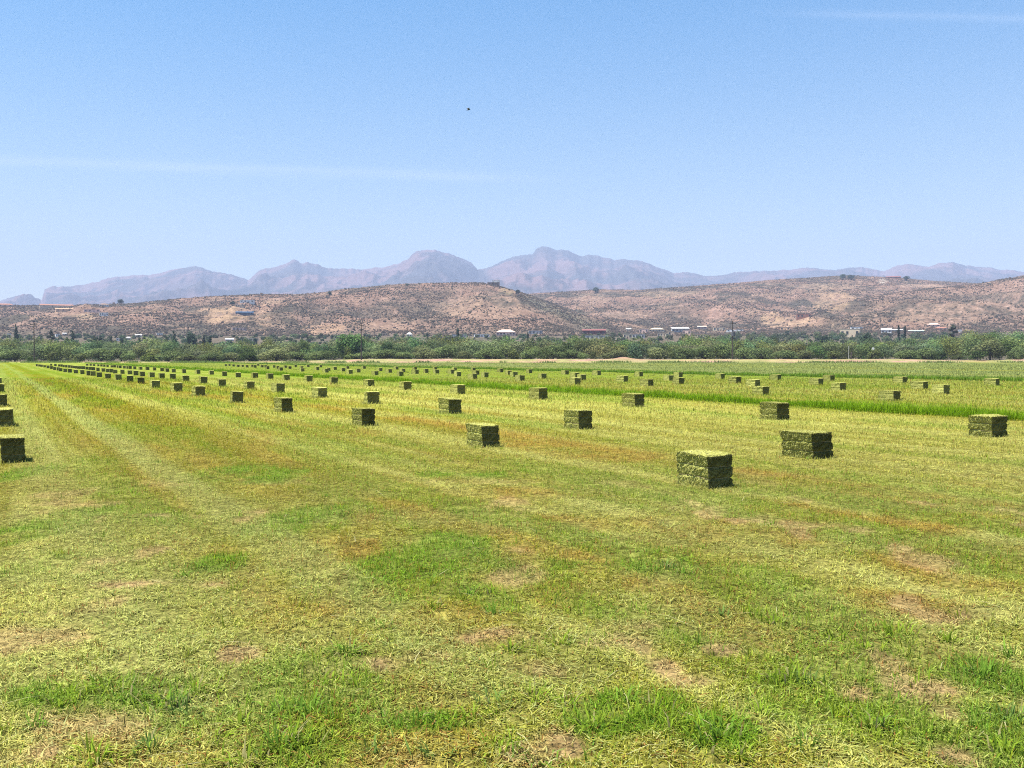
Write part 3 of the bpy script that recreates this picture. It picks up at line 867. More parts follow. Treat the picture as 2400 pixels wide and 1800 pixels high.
make_kind(('round', 0), 163, 8.0, 10.0, 8, 1900, .40, [(.034, .060, .040), (.060, .09, .055)], low=.25, th=.3)


def tree(name, key, X, Y, z, wpx_m, hm, label, cat='tree', group=None):
    cm, tm, w0, h0 = KINDS[key]
    root = empty(name, (X, Y, z), random.uniform(0, 6.283))
    root.scale = (wpx_m / w0, wpx_m / w0, hm / h0)
    tag(root, label, cat, group)
    obj('crown', cm, root); obj('trunk', tm, root)
    return root


def gz1(X, Y): return float(ground_z(np.array([float(X)]), np.array([float(Y)]))[0])


# ------------------------------------------------------------------ far terrain: hills
def lut(pts):
    xs, ys = zip(*pts); return lambda x: np.interp(x, xs, ys)


R1 = lut([(-700, 735), (-200, 722), (0, 716), (150, 715), (300, 712), (380, 704), (450, 697), (600, 690), (700, 689), (760, 684), (800, 678), (850, 673), (900, 668), (960, 664), (1000, 663), (1085, 662), (1130, 663), (1165, 668), (1215, 683), (1260, 699), (1300, 714), (1400, 748), (1480, 790), (1560, 832), (1700, 860)])
R2 = lut([(800, 800), (1000, 740), (1100, 712), (1215, 690), (1300, 685), (1400, 678), (1500, 679), (1600, 672), (1700, 665), (1800, 656), (1900, 650), (1990, 645), (2040, 648), (2090, 650), (2200, 659), (2290, 664), (2400, 668), (3000, 660)])
R3 = lut([(1640, 860), (1700, 812), (1780, 775), (1850, 746), (1950, 714), (2050, 692), (2150, 678), (2250, 669), (2300, 664), (2340, 655), (2400, 645), (2600, 630), (3100, 620)])


def ramp(d): return .052 * np.clip(d - 500, 0, 520) + .012 * np.clip(d - 1020, 0, 3000)


def layer(x, d, Rl, df, dr, pw):
    Xw = (x - CX) / F * d
    dr = dr + 160 * (fbm(x / 330., 0 * x, 611, 2) - .5)
    zr = CAM_H + (ray(0, 0)[1] * 0 + (((CY - Rl(x)) / F) * cp - sp) / (cp + ((CY - Rl(x)) / F) * sp)) * dr
    t = (d - df) / (dr - df)
    z0 = ramp(d)
    tt = np.clip(t, 0, 1)
    prof = tt ** pw
    gul = (ridged(Xw / 120., d / 210., 621, 4) - .55) * 46 + (fbm(Xw / 34., d / 40., 631, 3) - .5) * 9
    z = z0 + (zr - ramp(dr)) * prof + gul * np.clip(tt * (1 - tt) * 3.2, 0, 1) * np.clip((zr - z0) / 60., 0, 1)
    z = z + (fbm(Xw / 12., d / 12., 641, 3) - .5) * 2.2 * tt
    return np.where(t > 1, z - (t - 1) * (dr - df) * .12, np.where(t < 0, z0 - 1, z))


def T(x, d):
    z = np.maximum(ramp(d), layer(x, d, R1, 980, 1620, 1.15))
    z = np.maximum(z, layer(x, d, R2, 1150, 2300, 1.25))
    return np.maximum(z, layer(x, d, R3, 980, 1650, 1.1)) - .5 * (d < 505)


def hit(px, py, d0=505, d1=2900):
    d = np.arange(d0, d1, 2.0)
    dx, dz = ray(px, py)
    zr = CAM_H + dz * d
    zt = T(np.full_like(d, CX + F * dx), d)
    k = np.nonzero(zt >= zr)[0]
    i = k[0] if len(k) else int(np.argmin(zr - zt))
    return dx * d[i], d[i], float(zt[i])


xs = np.arange(-640, 3040, 6.0); ds = np.concatenate([np.arange(490, 1000, 14.), np.arange(1000, 2500, 8.), np.arange(2500, 3000, 40.)])
XX, DD = np.meshgrid(xs, ds, indexing='ij')
ZZ = T(XX, DD)
W_X = (XX - CX) / F * DD
C = np.array([.158, .100, .073]) + (np.array([.064, .054, .040]) - np.array([.158, .100, .073])) * sst(.38, .66, fbm(W_X / 90., DD / 120., 651, 4))[..., None]
C = C + (np.array([.208, .134, .100]) - C) * (sst(.52, .68, fbm(W_X / 14., DD / 18., 653, 3)) * .75)[..., None]
C = C + (np.array([0.174, 0.12, 0.0825]) - C) * (sst(.60, .70, fbm(W_X / 45., DD / 40., 657, 3)) * .6)[..., None]
drain = 1 - sst(.40, .58, ridged(W_X / 120., DD / 210., 621, 4))
C = C + (np.array([.074, .062, .044]) - C) * (drain * .6 * sst(1000, 1150, DD))[..., None]  # gullies darkened in place of weak relief shading, along with thicker scrub
valley = 1 - sst(950, 1080, DD)
C = C + (np.array([.085, .075, .055]) - C) * (valley * .8)[..., None]
ppx, ppy = px_of(W_X, DD, ZZ)
HCLEAR = [(540, 737, 55, 20, (.42, .28, .17)), (505, 742, 26, 14, (.42, .28, .17)), (618, 745, 18, 30, (.40, .26, .17)), (760, 770, 55, 12, (.42, .27, .17)), (920, 763, 60, 12, (.40, .27, .19)), (1140, 722, 130, 26, (.36, .24, .165)),
          (1390, 700, 45, 12, (.36, .25, .18)), (1470, 738, 60, 10, (.38, .26, .19)), (1195, 680, 18, 8, (.42, .31, .17)), (1560, 690, 60, 8, (.38, .27, .18)), (1670, 742, 24, 22, (.40, .25, .19)), (1810, 748, 26, 14, (.44, .30, .17)),
          (1880, 750, 60, 9, (.44, .29, .18)), (1860, 760, 80, 7, (.42, .29, .19)), (1950, 705, 50, 22, (.40, .27, .17)), (2120, 732, 26, 14, (.40, .26, .18)), (2160, 670, 60, 5, (.42, .29, .2)), (1930, 672, 70, 8, (.40, .28, .19)),
          (2230, 735, 90, 25, (.38, .25, .18)), (2370, 700, 60, 40, (.36, .235, .175)), (140, 738, 60, 6, (.42, .28, .19)), (200, 742, 20, 9, (.42, .3, .19)), (2068, 659, 10, 6, (.6, .52, .42)), (640, 706, 24, 6, (.42, .29, .19))]
wob = fbm(W_X / 18., DD / 25., 661, 3) - .5
wob2 = fbm(W_X / 7., DD / 9., 663, 3)
for (cx_, cy_, rx_, ry_, cc_) in HCLEAR:
    m_ = (1 - sst(.3, 1.7, ((ppx - cx_) / rx_) ** 2 + ((ppy - cy_) / ry_) ** 2 + wob * 3.2)) * sst(.28, .62, wob2)
    C = C + (np.array(cc_) * .60 - C) * (m_ * .75)[..., None]
# the darker, thickly grown flank between the two hills
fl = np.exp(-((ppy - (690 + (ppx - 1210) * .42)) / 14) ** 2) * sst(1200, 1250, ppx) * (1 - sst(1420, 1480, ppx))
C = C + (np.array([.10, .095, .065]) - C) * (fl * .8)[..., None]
ii = np.arange(XX.size).reshape(XX.shape)
q = np.stack([ii[:-1, :-1], ii[1:, :-1], ii[1:, 1:], ii[:-1, 1:]], -1).reshape(-1, 4)
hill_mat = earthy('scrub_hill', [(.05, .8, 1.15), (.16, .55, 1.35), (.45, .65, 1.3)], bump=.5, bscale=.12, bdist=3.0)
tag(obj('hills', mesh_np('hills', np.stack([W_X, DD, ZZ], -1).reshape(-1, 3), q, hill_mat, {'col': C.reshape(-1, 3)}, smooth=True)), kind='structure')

# scrub dotted over the hills: small leafy mounds, nobody could count them
n = 280000
px_ = rng.uniform(-120, 2520, n); dd_ = rng.uniform(960, 2420, n)
zz_ = T(px_, dd_); Xs = (px_ - CX) / F * dd_
_, pys = px_of(Xs, dd_, zz_)
dens = .22 + .6 * sst(.36, .62, fbm(Xs / 60., dd_ / 80., 671, 4)) + .5 * (1 - sst(.40, .58, ridged(Xs / 120., dd_ / 210., 621, 4)))
for (cx_, cy_, rx_, ry_, cc_) in HCLEAR:
    dens *= 1 - .75 * (((px_ - cx_) / rx_) ** 2 + ((pys - cy_) / ry_) ** 2 < 1)
dens = np.maximum(dens, 1.0 * (np.exp(-((pys - (690 + (px_ - 1210) * .42)) / 14) ** 2) * (px_ > 1210) * (px_ < 1450) > .4))
kp = rng.random(n) < dens
Xs, Ys, Zs = Xs[kp], dd_[kp], zz_[kp]; n = len(Xs)
ico = np.array([(0, 0, 1.0), (.9, 0, .45), (.28, .86, .45), (-.73, .53, .45), (-.73, -.53, .45), (.28, -.86, .45), (.73, .53, -.35), (-.28, .86, -.35), (-.9, 0, -.35), (-.28, -.86, -.35), (.73, -.53, -.35)])
icf = np.array([(0, 1, 2), (0, 2, 3), (0, 3, 4), (0, 4, 5), (0, 5, 1), (1, 6, 2), (2, 7, 3), (3, 8, 4), (4, 9, 5), (5, 10, 1), (2, 6, 7), (3, 7, 8), (4, 8, 9), (5, 9, 10), (1, 10, 6)])
sz = rng.uniform(.45, 1.15, n) * (1 + .9 * (rng.random(n) < .06))
hh = sz * rng.uniform(.6, 1.1, n)
V = ico[None] * rng.uniform(.65, 1.25, (n, 11, 3))
V = V * np.stack([sz, sz, hh], -1)[:, None] + np.stack([Xs, Ys, Zs + hh * .25], -1)[:, None]
Fi = (np.arange(n)[:, None, None] * 11 + icf[None]).reshape(-1, 3)
cs = np.array([.056, .055, .038]) + (np.array([.105, .074, .058]) - np.array([.056, .055, .038])) * rng.random(n)[:, None]
cs = cs * rng.uniform(.65, 1.3, n)[:, None]
tag(obj('hillside_scrub', mesh_np('hillside_scrub', V.reshape(-1, 3), Fi, leaf_mat, {'col': np.repeat(cs, 11, axis=0)})), kind='stuff')

# ------------------------------------------------------------------ far terrain: mountains
MT = [(-900, 720), (-400, 725), (0, 712), (50, 696), (80, 700), (102, 706), (106, 680), (118, 676), (160, 674), (200, 668), (232, 662), (255, 652), (300, 647), (320, 644), (350, 645), (380, 640), (400, 633), (430, 628), (460, 624), (475, 626), (492, 634), (540, 642), (585, 656), (600, 642), (612, 631), (650, 625), (672, 617), (690, 608), (697, 610), (710, 617), (722, 614), (745, 618), (760, 625), (775, 628), (850, 630), (900, 625), (935, 617), (958, 606), (968, 594), (980, 588), (1005, 584), (1020, 585), (1050, 593), (1085, 606), (1105, 615), (1120, 632), (1140, 628), (1165, 618), (1172, 613), (1200, 602), (1230, 597), (1248, 595), (1258, 582), (1270, 576), (1284, 579), (1304, 586), (1318, 584), (1332, 586), (1345, 594), (1362, 601), (1378, 596), (1395, 598), (1420, 604), (1442, 609), (1460, 607), (1500, 611), (1520, 618), (1550, 630), (1580, 640), (1610, 637), (1650, 647), (1690, 645), (1720, 638), (1800, 634), (1850, 632), (1890, 626), (1950, 633), (1985, 626), (2020, 627), (2068, 635), (2100, 622), (2130, 618), (2172, 625), (2200, 616), (2230, 614), (2260, 622), (2310, 626), (2340, 632), (2370, 632), (2400, 638), (2600, 640), (3100, 650)]
RM = lut(MT)
RN = lut([(-900, 740), (0, 722), (200, 706), (350, 690), (480, 672), (560, 690), (640, 672), (760, 665), (860, 680), (960, 640), (1010, 650), (1100, 668), (1200, 640), (1280, 622), (1340, 655), (1430, 660), (1560, 668), (1700, 662), (1900, 655), (2100, 648), (2200, 650), (2300, 650), (2500, 660), (3100, 660)])


def mount(x, d, Rl, df, dr, pw, amp, s):
    Xw = (x - CX) / F * d
    drr = dr + 900 * (fbm(x / 260., 0 * x, s, 2) - .5)
    b = (CY - Rl(x) - 1.2 * (vn(x / 5., 0 * x, s + 3) - .5) * 2) / F
    zr = CAM_H + (b * cp - sp) / (cp + b * sp) * drr
    t = np.clip((d - df) / (drr - df), 0, 1)
    z = zr * t ** pw
    g = (ridged(Xw / 900., d / 1500., s + 7, 5) - .5) * amp
    z = z + g * np.clip(t * (1 - t) * 3.4, 0, 1) * np.clip(zr / 500., .2, 1.2)
    return np.where(d > drr, z - (d - drr) * .25, z)


xs = np.arange(-700, 3100, 4.0); ds = np.concatenate([np.arange(3400, 7000, 90.), np.arange(7000, 10000, 42.)])
XX, DD = np.meshgrid(xs, ds, indexing='ij')
ZZ = np.maximum(mount(XX, DD, RM, 4200, 9300, 1.5, 520, 701), mount(XX, DD, RN, 3600, 7600, 1.35, 420, 741))
W_X = (XX - CX) / F * DD
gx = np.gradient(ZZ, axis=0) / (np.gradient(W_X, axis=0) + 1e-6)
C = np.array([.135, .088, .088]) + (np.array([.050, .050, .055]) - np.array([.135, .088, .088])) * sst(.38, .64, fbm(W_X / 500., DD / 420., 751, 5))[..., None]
# right-facing flanks, turned from the sun, painted darker to shade the relief
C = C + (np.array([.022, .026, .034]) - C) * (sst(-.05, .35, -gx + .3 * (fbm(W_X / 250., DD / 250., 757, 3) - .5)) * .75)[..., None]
ii = np.arange(XX.size).reshape(XX.shape)
q = np.stack([ii[:-1, :-1], ii[1:, :-1], ii[1:, 1:], ii[:-1, 1:]], -1).reshape(-1, 4)
mt_mat = earthy('mountain_rock', [(.012, .8, 1.2), (.04, .85, 1.15)])
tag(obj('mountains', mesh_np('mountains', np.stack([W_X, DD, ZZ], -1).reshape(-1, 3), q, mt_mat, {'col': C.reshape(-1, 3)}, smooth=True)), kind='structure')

# ------------------------------------------------------------------ the belt of thorn trees beyond the bank
TOPS = lut([(-300, 790), (0, 789), (60, 793), (180, 795), (300, 797), (420, 798), (480, 803), (600, 800), (680, 792), (720, 800), (800, 795), (900, 797), (980, 793), (1080, 792), (1160, 790), (1250, 796), (1380, 788), (1450, 793), (1520, 796), (1590, 796), (1640, 788), (1690, 786), (1760, 795), (1840, 797), (1950, 800), (2040, 792), (2120, 790), (2200, 788), (2260, 778), (2320, 772), (2400, 780), (2700, 780)])
r = np.random.default_rng(900)
parts = []
for dist, hf in ((352, .80), (366, .92), (382, 1.0), (400, 1.0)):
    x = -160.0
    while x < 2560:
        wpx = r.uniform(46, 78)
        x += wpx * .62
        top = TOPS(x) + r.uniform(-8, 6) - (r.random() < .12) * 9 + (1 - hf) * 50
        h = max(zat(top, dist), 2.2)
        wm_ = wpx * dist / F * 1.15
        cols = [MES[0], MES[1]]
        tint = np.array([r.uniform(.78, 1.30), r.uniform(.88, 1.12), r.uniform(.8, 1.4)]) * r.uniform(.6, 1.35)
        V, Q, c = crown_pts(dome_lobes(r, wm_, h, 7, .1), 1500, r, .30, cols)
        V[:, 2] = np.maximum(V[:, 2], .1)
        X, Y = (x - CX) / F * dist, dist + r.uniform(-5, 5)
        parts.append((V + np.array([X, Y, gz1(X, Y) - .1]), Q, c * tint))
V, f, c = join(parts)
tag(obj('thorn_woodland', mesh_np('thorn_woodland', V, f, leaf_mat, {'col': c})), kind='stuff')

# trees and gardens of the town on the valley side
parts = []
for i in range(1200):
    d = 505 + 430 * r.random() ** .8
    x = r.uniform(-120, 2520)
    if r.random() > .75 + .25 * (x > 1650) and d > 620: continue
    h = r.uniform(2.2, 5.5) * (1.35 if x > 1680 else 1); wm_ = h * r.uniform(1.0, 1.7)
    X = (x - CX) / F * d; z = float(T(np.array([x]), np.array([d]))[0])
    V, Q, c = crown_pts(dome_lobes(r, wm_, h, 4, .05), 200, r, .62, [(0.068, 0.1, 0.044), (0.12, 0.152, 0.068)])
    V[:, 2] = np.maximum(V[:, 2], 0)
    parts.append((V + np.array([X, d, z - .2]), Q, c * r.uniform(.55, 1.1) * np.array([r.uniform(.85, 1.25), 1, r.uniform(.9, 1.4)])))
V, f, c = join(parts)
tag(obj('town_greenery', mesh_np('town_greenery', V, f, leaf_mat, {'col': c})), kind='stuff')

# single trees and bushes that stand out
SINGLE = [
    ('tree', ('big', 0), 822, 775, 74, 350, 'tall dark green tree rising above the belt beside the middle utility pole'),
    ('tree', ('willow', 0), 816, 803, 26, 341, 'pale yellow-green drooping tree below the tall dark tree by the middle pole'),
    ('tree', ('mesquite', 1), 715, 790, 26, 352, 'narrow dark tree peeking over the belt left of the tall dark tree'),
    ('bush', ('darkbush', 0), 584, 822, 52, 331, 'wide dark green bush at the field edge, halfway between left and middle poles'),
    ('bush', ('bush', 0), 1203, 815, 30, 326, 'egg-shaped dark bush standing alone before the tree belt near the middle of the photo'),
    ('bush', ('bush', 1), 1391, 821, 17, 326, 'small upright bush with a dark foot, left of the pink earth mound'),
    ('bush', ('darkbush', 0), 1479, 833, 12, 324, 'little round dark bush perched on the pink earth mound'),
    ('bush', ('bush', 0), 1953, 818, 34, 330, 'rounded olive bush on the tan bank, left of the short dark post'),
    ('bush', ('bush', 1), 2050, 817, 36, 329, 'rounded olive bush below the white disc sign on the bank'),
    ('bush', ('darkbush', 0), 2205, 822, 34, 331, 'dark bush at the right end of the open tan bank'),
    ('bush', ('bush', 1), 2246, 831, 32, 326, 'low tan-green domed bush between two dark bushes near the right edge'),
    ('bush', ('darkbush', 0), 2290, 818, 40, 330, 'broad dark bush with pale leaf clumps near the right edge'),
    ('tree', ('mesquite', 3), 2382, 808, 36, 331, 'very dark tree standing at the far right edge of the belt'),
    ('bush', ('darkbush', 0), 73, 834, 22, 318, 'dark green bush hiding the foot of the left utility pole'),
    ('bush', ('bush', 0), 128, 817, 28, 338, 'blackish bush in a gap of the belt, right of the left utility pole'),
    ('bush', ('bush', 1), 186, 826, 34, 327, 'pale olive domed bush with a dark hollow, left part of the belt'),
    ('bush', ('willow', 0), 351, 822, 36, 326, 'bush with bright spiky leaf clumps at the field edge, left part of the belt'),
    ('bush', ('bush', 0), 440, 828, 50, 330, 'low olive bush with a dark underside, right of the bright spiky bush'),
    ('tree', ('mesquite', 2), 1092, 820, 40, 336, 'dark hollow-looking thorn tree in the belt, left of the egg-shaped bush'),
    ('tree', ('pine', 0), 39, 760, 18, 560, 'tall spiky dark pine poking above the belt left of the left utility pole'),
    ('tree', ('openpine', 0), 121, 773, 24, 540, 'open-crowned dark pine just right of the left utility pole'),
    ('tree', ('pine', 0), 172, 775, 17, 520, 'taller of two blue-green pines standing close together above the belt'),
    ('tree', ('round', 0), 158, 784, 16, 520, 'shorter rounded blue-green tree touching the taller pine'),
    ('tree', ('round', 0), 224, 781, 22, 520, 'round blue-green tree above the belt, between two groups of pines'),
    ('tree', ('cypress', 0), 236, 783, 9, 525, 'narrow dark tree leaning on the round blue-green tree'),
    ('tree', ('pine', 0), 262, 788, 15, 505, 'bright green conical tree above the belt'),
    ('tree', ('cypress', 0), 286, 786, 9, 520, 'single dark cypress right of the bright green conical tree'),
    ('tree', ('cypress', 0), 328, 787, 8, 525, 'shorter cypress of the pair beside small white houses'),
    ('tree', ('cypress', 0), 339, 781, 9, 525, 'taller cypress of the pair beside small white houses'),
    ('tree', ('cypress', 0), 391, 786, 9, 520, 'lone thin cypress left of the big blue-green clump'),
    ('tree', ('pine', 0), 409, 776, 22, 520, 'left peak of the big blue-green pine clump'),
    ('tree', ('round', 0), 448, 771, 34, 525, 'broadest and tallest blue-green tree of the big pine clump'),
    ('tree', ('cypress', 0), 478, 785, 8, 520, 'first thin cypress right of the big blue-green clump'),
    ('tree', ('cypress', 0), 493, 784, 9, 522, 'second thin cypress right of the big blue-green clump'),
    ('tree', ('round', 0), 1815, 783, 26, 560, 'dark round tree above the belt right of the right utility pole'),
    ('tree', ('round', 0), 1935, 780, 36, 560, 'dark green tree left of the cream flat-roofed block'),
    ('tree', ('round', 0), 2030, 774, 34, 520, 'dark round tree covering the right corner of the cream flat-roofed block'),
    ('tree', ('openpine', 0), 2232, 760, 34, 560, 'greyish dark tree rising above the belt beside a pink-roofed house'),
    ('tree', ('big', 0), 2320, 776, 60, 380, 'bright green rounded tree, highest point of the belt near the right edge'),
    ('tree', ('cypress', 0), 2105, 758, 6, 640, 'left one of two thin dark cypresses near the white gabled house'),
    ('tree', ('cypress', 0), 2120, 760, 6, 640, 'right one of two thin dark cypresses near the white gabled house'),
    ('tree', ('cypress', 0), 1237, 775, 5, 640, 'dark slim post-like cypress in front of the long pink-roofed house'),
    ('tree', ('cypress', 0), 1073, 765, 7, 640, 'dark slim cypress between two white trailers'),
]
for (nm, key, x, ytop, wpx, d, lab) in SINGLE:
    X = (x - CX) / F * d
    z = gz1(X, d) if d < 480 else float(T(np.array([float(x)]), np.array([float(d)]))[0])
    h = zat(ytop, d) - z
    tree({'tree': 'tree', 'bush': 'bush'}[nm] if nm == 'bush' else ('conifer_tree' if key[0] in ('pine', 'cypress', 'openpine') else 'broadleaf_tree'), key, X, d, z - .1, wpx * d / F, h, lab, nm)

# front line of the belt: mesquites one can tell apart by their domes, counted from the poles
x = -70.0; cnt = {}
while x < 2470:
    wpx = r.uniform(48, 66)
    x += wpx * .86
    if any(abs(x - s[2]) < 26 and s[5] < 345 for s in SINGLE): continue
    d = r.uniform(333, 342)
    top = TOPS(x) + r.uniform(12, 28)
    X = (x - CX) / F * d; z = gz1(X, d)
    ref = ('the left utility pole', 80) if x < 470 else ('the middle utility pole', 847) if x < 1260 else ('the right utility pole', 1716) if x < 2050 else ('the white disc sign', 2046)
    side = 'right' if x > ref[1] else 'left'
    cnt.setdefault((ref, side), []).append((x, X, d, z, wpx * d / F * 1.12, zat(top, d) - z))
for (ref, side), lst in cnt.items():
    lst.sort(key=lambda t: abs(t[0] - ref[1]))
    for i, (x, X, d, z, wm_, h) in enumerate(lst):
        tree('mesquite_tree', ('mesquite', int(r.integers(0, 5))), X, d, z - .1, wm_, h,
             f'domed grey-green thorn tree in the belt\'s front line, {ORD[i]} {side} of {ref[0]}', 'tree', 'thorn trees in the front line of the belt')

# ------------------------------------------------------------------ utility poles, posts, sign
wood_mat = plain('weathered_pole', (.085, .065, .055), rough=.9, var=.3, scale=2)
glass_mat = plain('insulator', (.18, .19, .20), rough=.3)
grey_mat = plain('transformer_grey', (.10, .10, .12), rough=.5)
white_mat = plain('white_paint', (.72, .72, .70), rough=.6, var=.05)


def pole(x, ytop, ybase, d, label, trafo=None, rz=0.3):
    X = (x - CX) / F * d; z = gz1(X, d) if d < 480 else 0
    h = zat(ytop, d) - z
    root = empty('utility_pole', (X, d, z), rz)
    tag(root, label, 'utility pole', 'utility poles along the bank')
    m = MB(); m.tube([(0, 0, -.3), (0, 0, h * .5), (0, 0, h)], [.20, .17, .13], 10); m.build('pole', wood_mat, root)
    m = MB(); m.box(-1.2, 1.2, -.20, -.10, h - .95, h - .80); m.build('crossarm', wood_mat, root)
    for k in (-1.1, -.4, .4, 1.1):
        m = MB(); m.tube([(k, -.15, h - .80), (k, -.15, h - .66), (k, -.15, h - .58)], [.03, .07, .05], 8); m.build('insulator', glass_mat, root)
    if trafo:
        m = MB(); zt = zat(trafo, d) - z
        m.tube([(.0, -.55, zt - .75), (.0, -.55, zt - .7), (0, -.55, zt + .7), (0, -.55, zt + .75)], [.5, .58, .58, .5], 14); m.build('transformer', grey_mat, root)
        m = MB(); m.tube([(.55, -.3, zt - .70), (.55, -.3, zt - .66), (.55, -.3, zt + .56), (.55, -.3, zt + .6)], [.36, .4, .4, .36], 12); m.build('transformer', grey_mat, root)


pole(81, 755, 842, 316, 'tall bare utility pole at the far left, its foot hidden by a dark bush')
pole(847, 757, 843, 318, 'tall thin utility pole beside the tall dark green tree', rz=1.1)
pole(1716, 752, 842, 320, 'utility pole with dark transformer cans, right of centre', trafo=783, rz=.2)


def post(x, ytop, d, rad_, name, label, cat, mat):
    X = (x - CX) / F * d; z = gz1(X, d)
    m = MB(); h = zat(ytop, d) - z
    m.tube([(0, 0, -.3), (0, 0, h * .97), (0, 0, h)], [rad_, rad_, rad_ * .6], 10)
    o = m.build(name, mat); o.location = (X, d, z); tag(o, label, cat)
    return o, h


post(1995, 825, 322, .22, 'wooden_post', 'short dark post on the tan bank right of the olive bush', 'post', wood_mat)
post(1989, 811, 336, .06, 'marker_pole', 'thin pale pole rising in the trees behind the short dark post', 'pole', white_mat)
ax_, ay_, az_ = hit(1069, 665)
m = MB(); m.tube([(0, 0, -.5), (0, 0, 5.5), (0, 0, 8.0)], [.28, .22, .12], 8)
o = m.build('antenna_mast', grey_mat); o.location = (ax_, ay_, az_); tag(o, 'thin antenna mast on the ridge left of the hilltop white house', 'antenna')
X, d = (2046 - CX) / F * 326, 326
z = gz1(X, d)
root = empty('disc_sign', (X, d, z)); tag(root, 'round white disc sign in front of the tree belt', 'sign')
zc = zat(817, d) - z
m = MB(); m.tube([(0, .06, -.2), (0, .06, zc)], .06, 8); m.build('post', wood_mat, root)
m = MB(); m.tube([(0, -.03, zc), (0, .03, zc)], .45, 24); m.build('sign_face', white_mat, root)

# ------------------------------------------------------------------ houses on the slopes and in the town
PAINT = {'white': (.40, .385, .36), 'cream': (.44, .36, .25), 'tan': (.46, .34, .22), 'pink': (.52, .36, .29), 'orange': (.42, .26, .15), 'brown': (.20, .13, .09), 'terracotta': (.26, .125, .085), 'red': (.17, .065, .055),
         'grey': (.30, .29, .28), 'blue': (.028, .062, .115), 'pale_green': (.42, .52, .38), 'dark': (.05, .045, .045), 'steel': (.45, .46, .49)}
PM = {k: plain('plaster_' + k, v, rough=.85, var=.10, scale=.4) for k, v in PAINT.items()}
WALLS = {'white': (.74, .72, .68), 'cream': (.62, .50, .34), 'tan': (.58, .43, .29), 'pink': (.68, .48, .40), 'orange': (.66, .42, .25), 'grey': (.46, .45, .44), 'pale_green': (.56, .66, .50)}
WM = {k: plain('wall_plaster_' + k, WALLS.get(k, v), rough=.9, var=.10, scale=.4) for k, v in PAINT.items()}
win_mat = plain('window_glass', (.03, .035, .045), rough=.15, var=.05)
door_mat = plain('house_door', (.12, .07, .045), rough=.6)


def house(x0, x1, yt, yb, wall, roof, style, label, cat='house', name='house', nwin=3, dmin=505, dep=None, door=True):
    X, d, z = hit((x0 + x1) / 2, yb, dmin)
    s = d / F
    W, H = (x1 - x0) * s, max((yb - yt) * s, 1.6)
    D = dep or min(max(W * .55, 5), 11)
    root = empty(name, (X, d, z), -math.atan2(X, d) + random.uniform(-.12, .12)); tag(root, label, cat)
    rh = {'flat': .0, 'gable': .38, 'hip': .42, 'shed': .30, 'porch': .28, 'parapet': 0}[style] * H
    wh = H - rh
    m = MB(); m.box(-W / 2, W / 2, 0, D, -3.0, wh)
    wo = m.build('wall', WM[wall], root)
    m = MB(); ov = .45
    if style in ('flat', 'parapet'):
        t = .22 if style == 'flat' else .5
        m.box(-W / 2 - .12, W / 2 + .12, -.12, D + .12, wh + .003, wh + t)
    elif style == 'gable':
        m.add([(-W / 2 - ov, -ov, wh), (W / 2 + ov, -ov, wh), (W / 2 + ov, D + ov, wh), (-W / 2 - ov, D + ov, wh), (-W / 2 - ov, D / 2, H), (W / 2 + ov, D / 2, H)], [(0, 1, 5, 4), (2, 3, 4, 5), (0, 4, 3), (1, 2, 5), (3, 2, 1, 0)])
    elif style == 'hip':
        q_ = min(W * .3, D * .5)
        m.add([(-W / 2 - ov, -ov, wh), (W / 2 + ov, -ov, wh), (W / 2 + ov, D + ov, wh), (-W / 2 - ov, D + ov, wh), (-W / 2 + q_, D / 2, H), (W / 2 - q_, D / 2, H)], [(0, 1, 5, 4), (2, 3, 4, 5), (0, 4, 3), (1, 2, 5), (3, 2, 1, 0)])
    else:
        f_ = 2.2 if style == 'porch' else .5
        m.add([(-W / 2 - ov, -f_, wh - .1), (W / 2 + ov, -f_, wh - .1), (W / 2 + ov, D + .4, H), (-W / 2 - ov, D + .4, H), (-W / 2 - ov, -f_, wh + .15), (W / 2 + ov, -f_, wh + .15), (W / 2 + ov, D + .4, H + .25), (-W / 2 - ov, D + .4, H + .25)],
              [(3, 2, 1, 0), (4, 5, 6, 7), (0, 1, 5, 4), (1, 2, 6, 5), (2, 3, 7, 6), (3, 0, 4, 7)])
    m.build('roof', PM[roof], root)
    if style == 'porch':
        for k in np.linspace(-W / 2, W / 2, 5):
            m = MB(); m.box(k - .15, k + .15, -2.0, -1.7, -2, wh - .1); m.build('porch_post', PM['dark'], root)
    slots = nwin + (1 if door else 0)
    for i in range(slots):
        cxw = -W / 2 + W * (i + .5) / slots
        if door and i == slots // 2:
            m = MB(); m.box(cxw - .55, cxw + .55, -.06, .02, .02, min(2.1, wh * .8)); m.build('door', door_mat, root); continue
        ww = min(W / slots * .28, 1.1)
        m = MB(); m.box(cxw - ww, cxw + ww, -.05, .02, wh * .36, wh * .76)
        fo = m.build('window', win_mat, root)
        m = MB(); m.box(cxw - ww - .1, cxw + ww + .1, -.09, .02, wh * .36 - .14, wh * .36 - .003); m.build('sill', PM['white'], fo)
    return root


